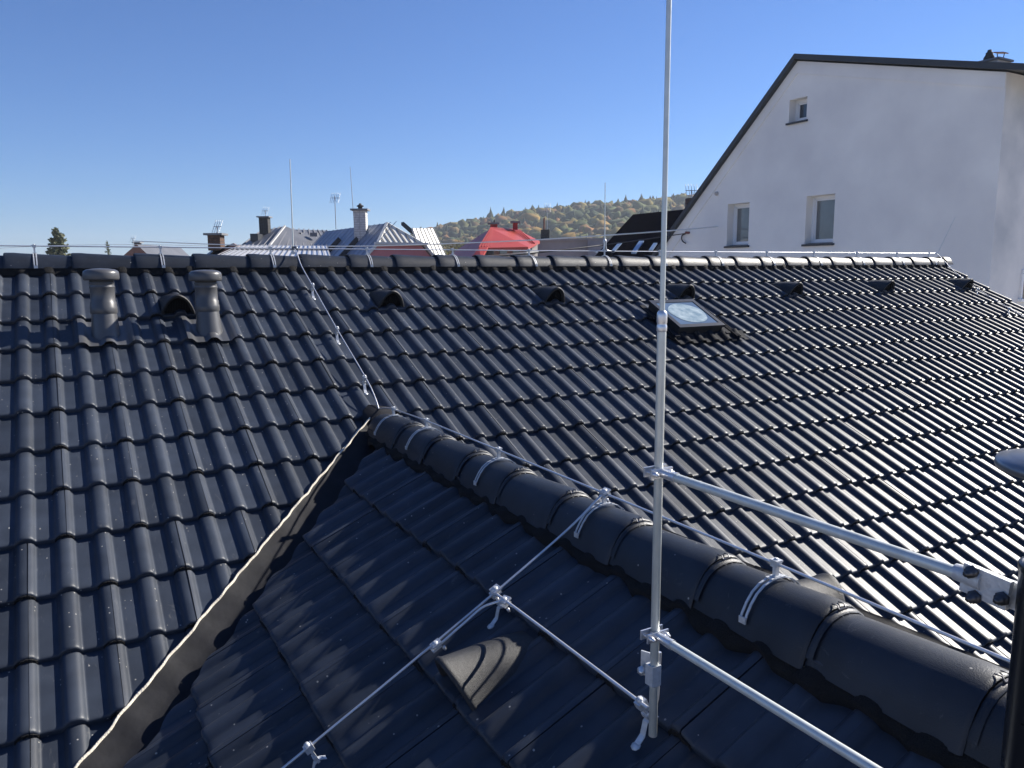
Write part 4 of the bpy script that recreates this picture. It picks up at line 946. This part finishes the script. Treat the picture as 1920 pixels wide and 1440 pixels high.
# ---------------------------------------------------------------- trees
def conifer(base, hgt, rad, label, nb=26, dens=1.0):
    t = empty('conifer_tree', base, label, 'tree', 'trees beyond the ridge')
    b = MB(); b.tube([(0, 0, 0), (0.03, 0, hgt * .5), (0, 0.02, hgt * .98)], [hgt * .02, hgt * .013, 0.02], 'bark', 7); b.build('trunk', t)
    V = []; Fc = []
    for k in range(nb):
        f = k / nb; z = hgt * (0.30 + 0.68 * f); L0 = rad * (1.06 - f) ** 0.75 * random.uniform(.65, 1.15)
        for q in range(5):
            a = random.uniform(0, 6.283); d = Vector((math.cos(a), math.sin(a), -0.10 + 0.55 * f)); d.normalize()
            side = Vector((-d.y, d.x, 0)).normalized()
            for i in range(int(26 * dens)):
                tt = random.uniform(0.12, 1) ; c = Vector((0, 0, z)) + d * L0 * tt + Vector((random.gauss(0, .04), random.gauss(0, .04), random.gauss(0, .06) - 0.10 * tt * L0))
                s1 = side * random.uniform(.02, .06) * rad * .8 + d * random.uniform(-.04, .08) * rad; s2 = Vector((random.gauss(0, .03), random.gauss(0, .03), random.uniform(.02, .06))) * rad
                n0 = len(V); V += [c - s1, c + s1, c + s2 + s1 * .2, c - s2]; Fc += [(n0, n0 + 1, n0 + 2), (n0, n0 + 3, n0 + 1)]
    me = bpy.data.meshes.new('crown'); me.from_pydata([tuple(v) for v in V], [], Fc); me.materials.append(MATS['needles']); link('crown', me, t); return t
bt = at(107, 440, 62); conifer(Vector((bt.x, bt.y, GZ0)), at(106, 426, 62).z + 8.05, 2.0, 'bushy conifer rising above the ridge at far left', 60, 1.3)
bt = at(200, 440, 75); conifer(Vector((bt.x, bt.y, GZ0)), at(200, 448, 75).z + 8.05, 0.9, 'slender sparse conifer tip right of the bushy one', 34, 0.5)
for (px, py, d, l) in ((868, 436, 110, 'golden broadleaf tree left of the red roof'), (1195, 440, 140, 'yellowing tree behind the slate roof')):
    pass
# hillside forest: one far-off mass of crowns
ico_v, ico_f = None, None
bm = bmesh.new(); bmesh.ops.create_icosphere(bm, subdivisions=2, radius=1); ico_v = np.array([v.co[:] for v in bm.verts]); ico_f = np.array([[v.index for v in f.verts] for f in bm.faces]); bm.free()
cone_v = []; 
pal = np.array([(0.065, 0.082, 0.024), (0.095, 0.100, 0.030), (0.17, 0.135, 0.034), (0.23, 0.145, 0.036), (0.19, 0.095, 0.034), (0.045, 0.065, 0.030), (0.13, 0.09, 0.04)])
VV = []; FF = []; CC = []; base = 0
def add_tree(p, r, hgt, col, con):
    global base
    v = ico_v.copy(); ph = rng.uniform(0, 6.28, 6); fq = rng.uniform(2.0, 6.0, 6)
    disp = 1 + 0.20 * (np.sin(fq[0] * v[:, 0] + ph[0]) * np.sin(fq[1] * v[:, 1] + ph[1]) + 0.8 * np.sin(fq[2] * v[:, 2] * 1.4 + ph[2])) + rng.uniform(-.16, .16, len(v))
    if con:
        z = (v[:, 2] + 1) / 2; k = (1 - z) ** 0.8 * 1.35 + .06; v = np.stack([v[:, 0] * k, v[:, 1] * k, v[:, 2]], 1); disp = 1 + rng.uniform(-.22, .22, len(v))
        v = v * disp[:, None] * np.array([r * .62, r * .62, hgt * .62])
    else: v = v * disp[:, None] * np.array([r, r, hgt * .5])
    v = v + np.array([p.x, p.y, p.z + hgt * .55]); VV.append(v); FF.append(ico_f + base); base += len(v)
    CC.append(np.clip(col * (1 + rng.uniform(-.35, .35, (len(v), 1))), 0, 1))
def forest(n, d0, d1, px0, px1):
    for _ in range(n):
        d = 565 - (565 - d0) * rng.random() ** 1.5 if d1 > 500 else rng.uniform(d0, d1); px = rng.uniform(px0, px1); l = (px - 960) / FPX * d
        z = hill_z(l, d); con = rng.random() < 0.07 + 0.10 * (d > 520); hgt = rng.uniform(6, 9.5) * (1.15 if con else 1)
        patch = math.sin(l * .06 + 1) + math.sin(d * .05 + l * .02); w_ = np.array([1.5, 1.5, .9, .5, .35, 1.1, .6]) * np.array([1, 1, 1 + .6 * patch, 1 + .6 * patch, 1 + .4 * patch, 1 - .3 * patch, 1]).clip(.15); w_ /= w_.sum()
        col = np.array((0.028, 0.042, 0.020)) if con else pal[rng.choice(7, p=w_)]
        k_ = float(np.clip(rng.lognormal(0, .32), .5, 1.8)); add_tree(cf(l, d, z), rng.uniform(2.2, 4.0) * k_, hgt * (0.7 + .3 * k_), col, con)
forest(3300, 330, 565, 780, 1345)
VV = np.vstack(VV); FF = np.vstack(FF); CC = np.vstack(CC)
me = bpy.data.meshes.new('hillside_forest'); me.vertices.add(len(VV)); me.vertices.foreach_set('co', VV.ravel()); me.loops.add(FF.size); me.loops.foreach_set('vertex_index', FF.ravel().astype(np.int32))
me.polygons.add(len(FF)); me.polygons.foreach_set('loop_start', np.arange(0, FF.size, 3, dtype=np.int32)); me.update(calc_edges=True)
ca = me.color_attributes.new('tint', 'FLOAT_COLOR', 'POINT'); ca.data.foreach_set('color', np.hstack([CC, np.ones((len(CC), 1))]).ravel()); me.materials.append(MATS['forest'])
tag(link('hillside_forest', me), 'autumn coloured forest covering the hill on the horizon', 'forest', None, 'stuff')
def broadleaf(base, hgt, rad, label, cols):
    t = empty('broadleaf_tree', base, label, 'tree', 'trees beyond the ridge'); b = MB(); b.tube([(0, 0, 0), (0.1, 0, hgt * .45), (0, 0.1, hgt * .8)], [hgt * .03, hgt * .022, .04], 'bark', 7); b.build('trunk', t)
    V = []; Fc = []; K = []
    for q in range(46):
        a = random.uniform(0, 6.283); u_ = random.uniform(-.8, 1); rr_ = random.uniform(.45, 1); c0 = Vector((math.cos(a) * math.sqrt(1 - u_ * u_ * .9) * rad * rr_, math.sin(a) * math.sqrt(1 - u_ * u_ * .9) * rad * rr_, hgt * .68 + u_ * rad * .95 * rr_)); cc = random.choice(cols)
        for i in range(90):
            c = c0 + Vector((random.gauss(0, 1), random.gauss(0, 1), random.gauss(0, .8))) * rad * .16; s1 = Vector((random.gauss(0, 1), random.gauss(0, 1), random.gauss(0, 1))).normalized() * rad * .055; s2 = Vector((random.gauss(0, 1), random.gauss(0, 1), random.gauss(0, 1))).normalized() * rad * .055
            n0 = len(V); V += [c - s1, c + s1, c + s2]; Fc.append((n0, n0 + 1, n0 + 2)); K += [tuple(k * random.uniform(.7, 1.3) for k in cc) + (1,)] * 3
    me = bpy.data.meshes.new('crown'); me.from_pydata([tuple(v) for v in V], [], Fc); ca = me.color_attributes.new('tint', 'FLOAT_COLOR', 'POINT'); ca.data.foreach_set('color', np.array(K).ravel()); me.materials.append(MATS['forest']); link('crown', me, t); return t
for (px, py, d, rad, l) in ((872, 436, 120, 2.9, 'golden broadleaf tree left of the red roof'), (842, 443, 130, 2.6, 'olive broadleaf tree right of the pale metal roof'), (1128, 436, 120, 2.8, 'yellow bushy tree above the concrete block'), (1068, 442, 125, 2.4, 'ochre bush above the concrete block, right of the rusty stack')):
    p = at(px, py, d); broadleaf(Vector((p.x, p.y, GZ0)), p.z + 8 + .3, rad, l, [(0.16, 0.12, 0.025), (0.10, 0.09, 0.025), (0.07, 0.075, 0.022), (0.18, 0.13, 0.03)])

# ---------------------------------------------------------------- light haze
hm = bpy.data.materials.new('haze'); hm.use_nodes = True; t = hm.node_tree
for n in list(t.nodes): t.nodes.remove(n)
pv = t.nodes.new('ShaderNodeVolumePrincipled'); ho = t.nodes.new('ShaderNodeOutputMaterial'); t.links.new(pv.outputs[0], ho.inputs['Volume'])
pv.inputs['Color'].default_value = (0.80, 0.88, 1.0, 1); pv.inputs['Density'].default_value = 0.00036; pv.inputs['Anisotropy'].default_value = 0.2
MATS['haze'] = hm
b = MB(); b.box((200, 300, 25), (3000, 2400, 70), 'haze'); tag(b.build('haze'), 'thin pale daylight haze over the distant hill', 'haze', None, 'stuff')
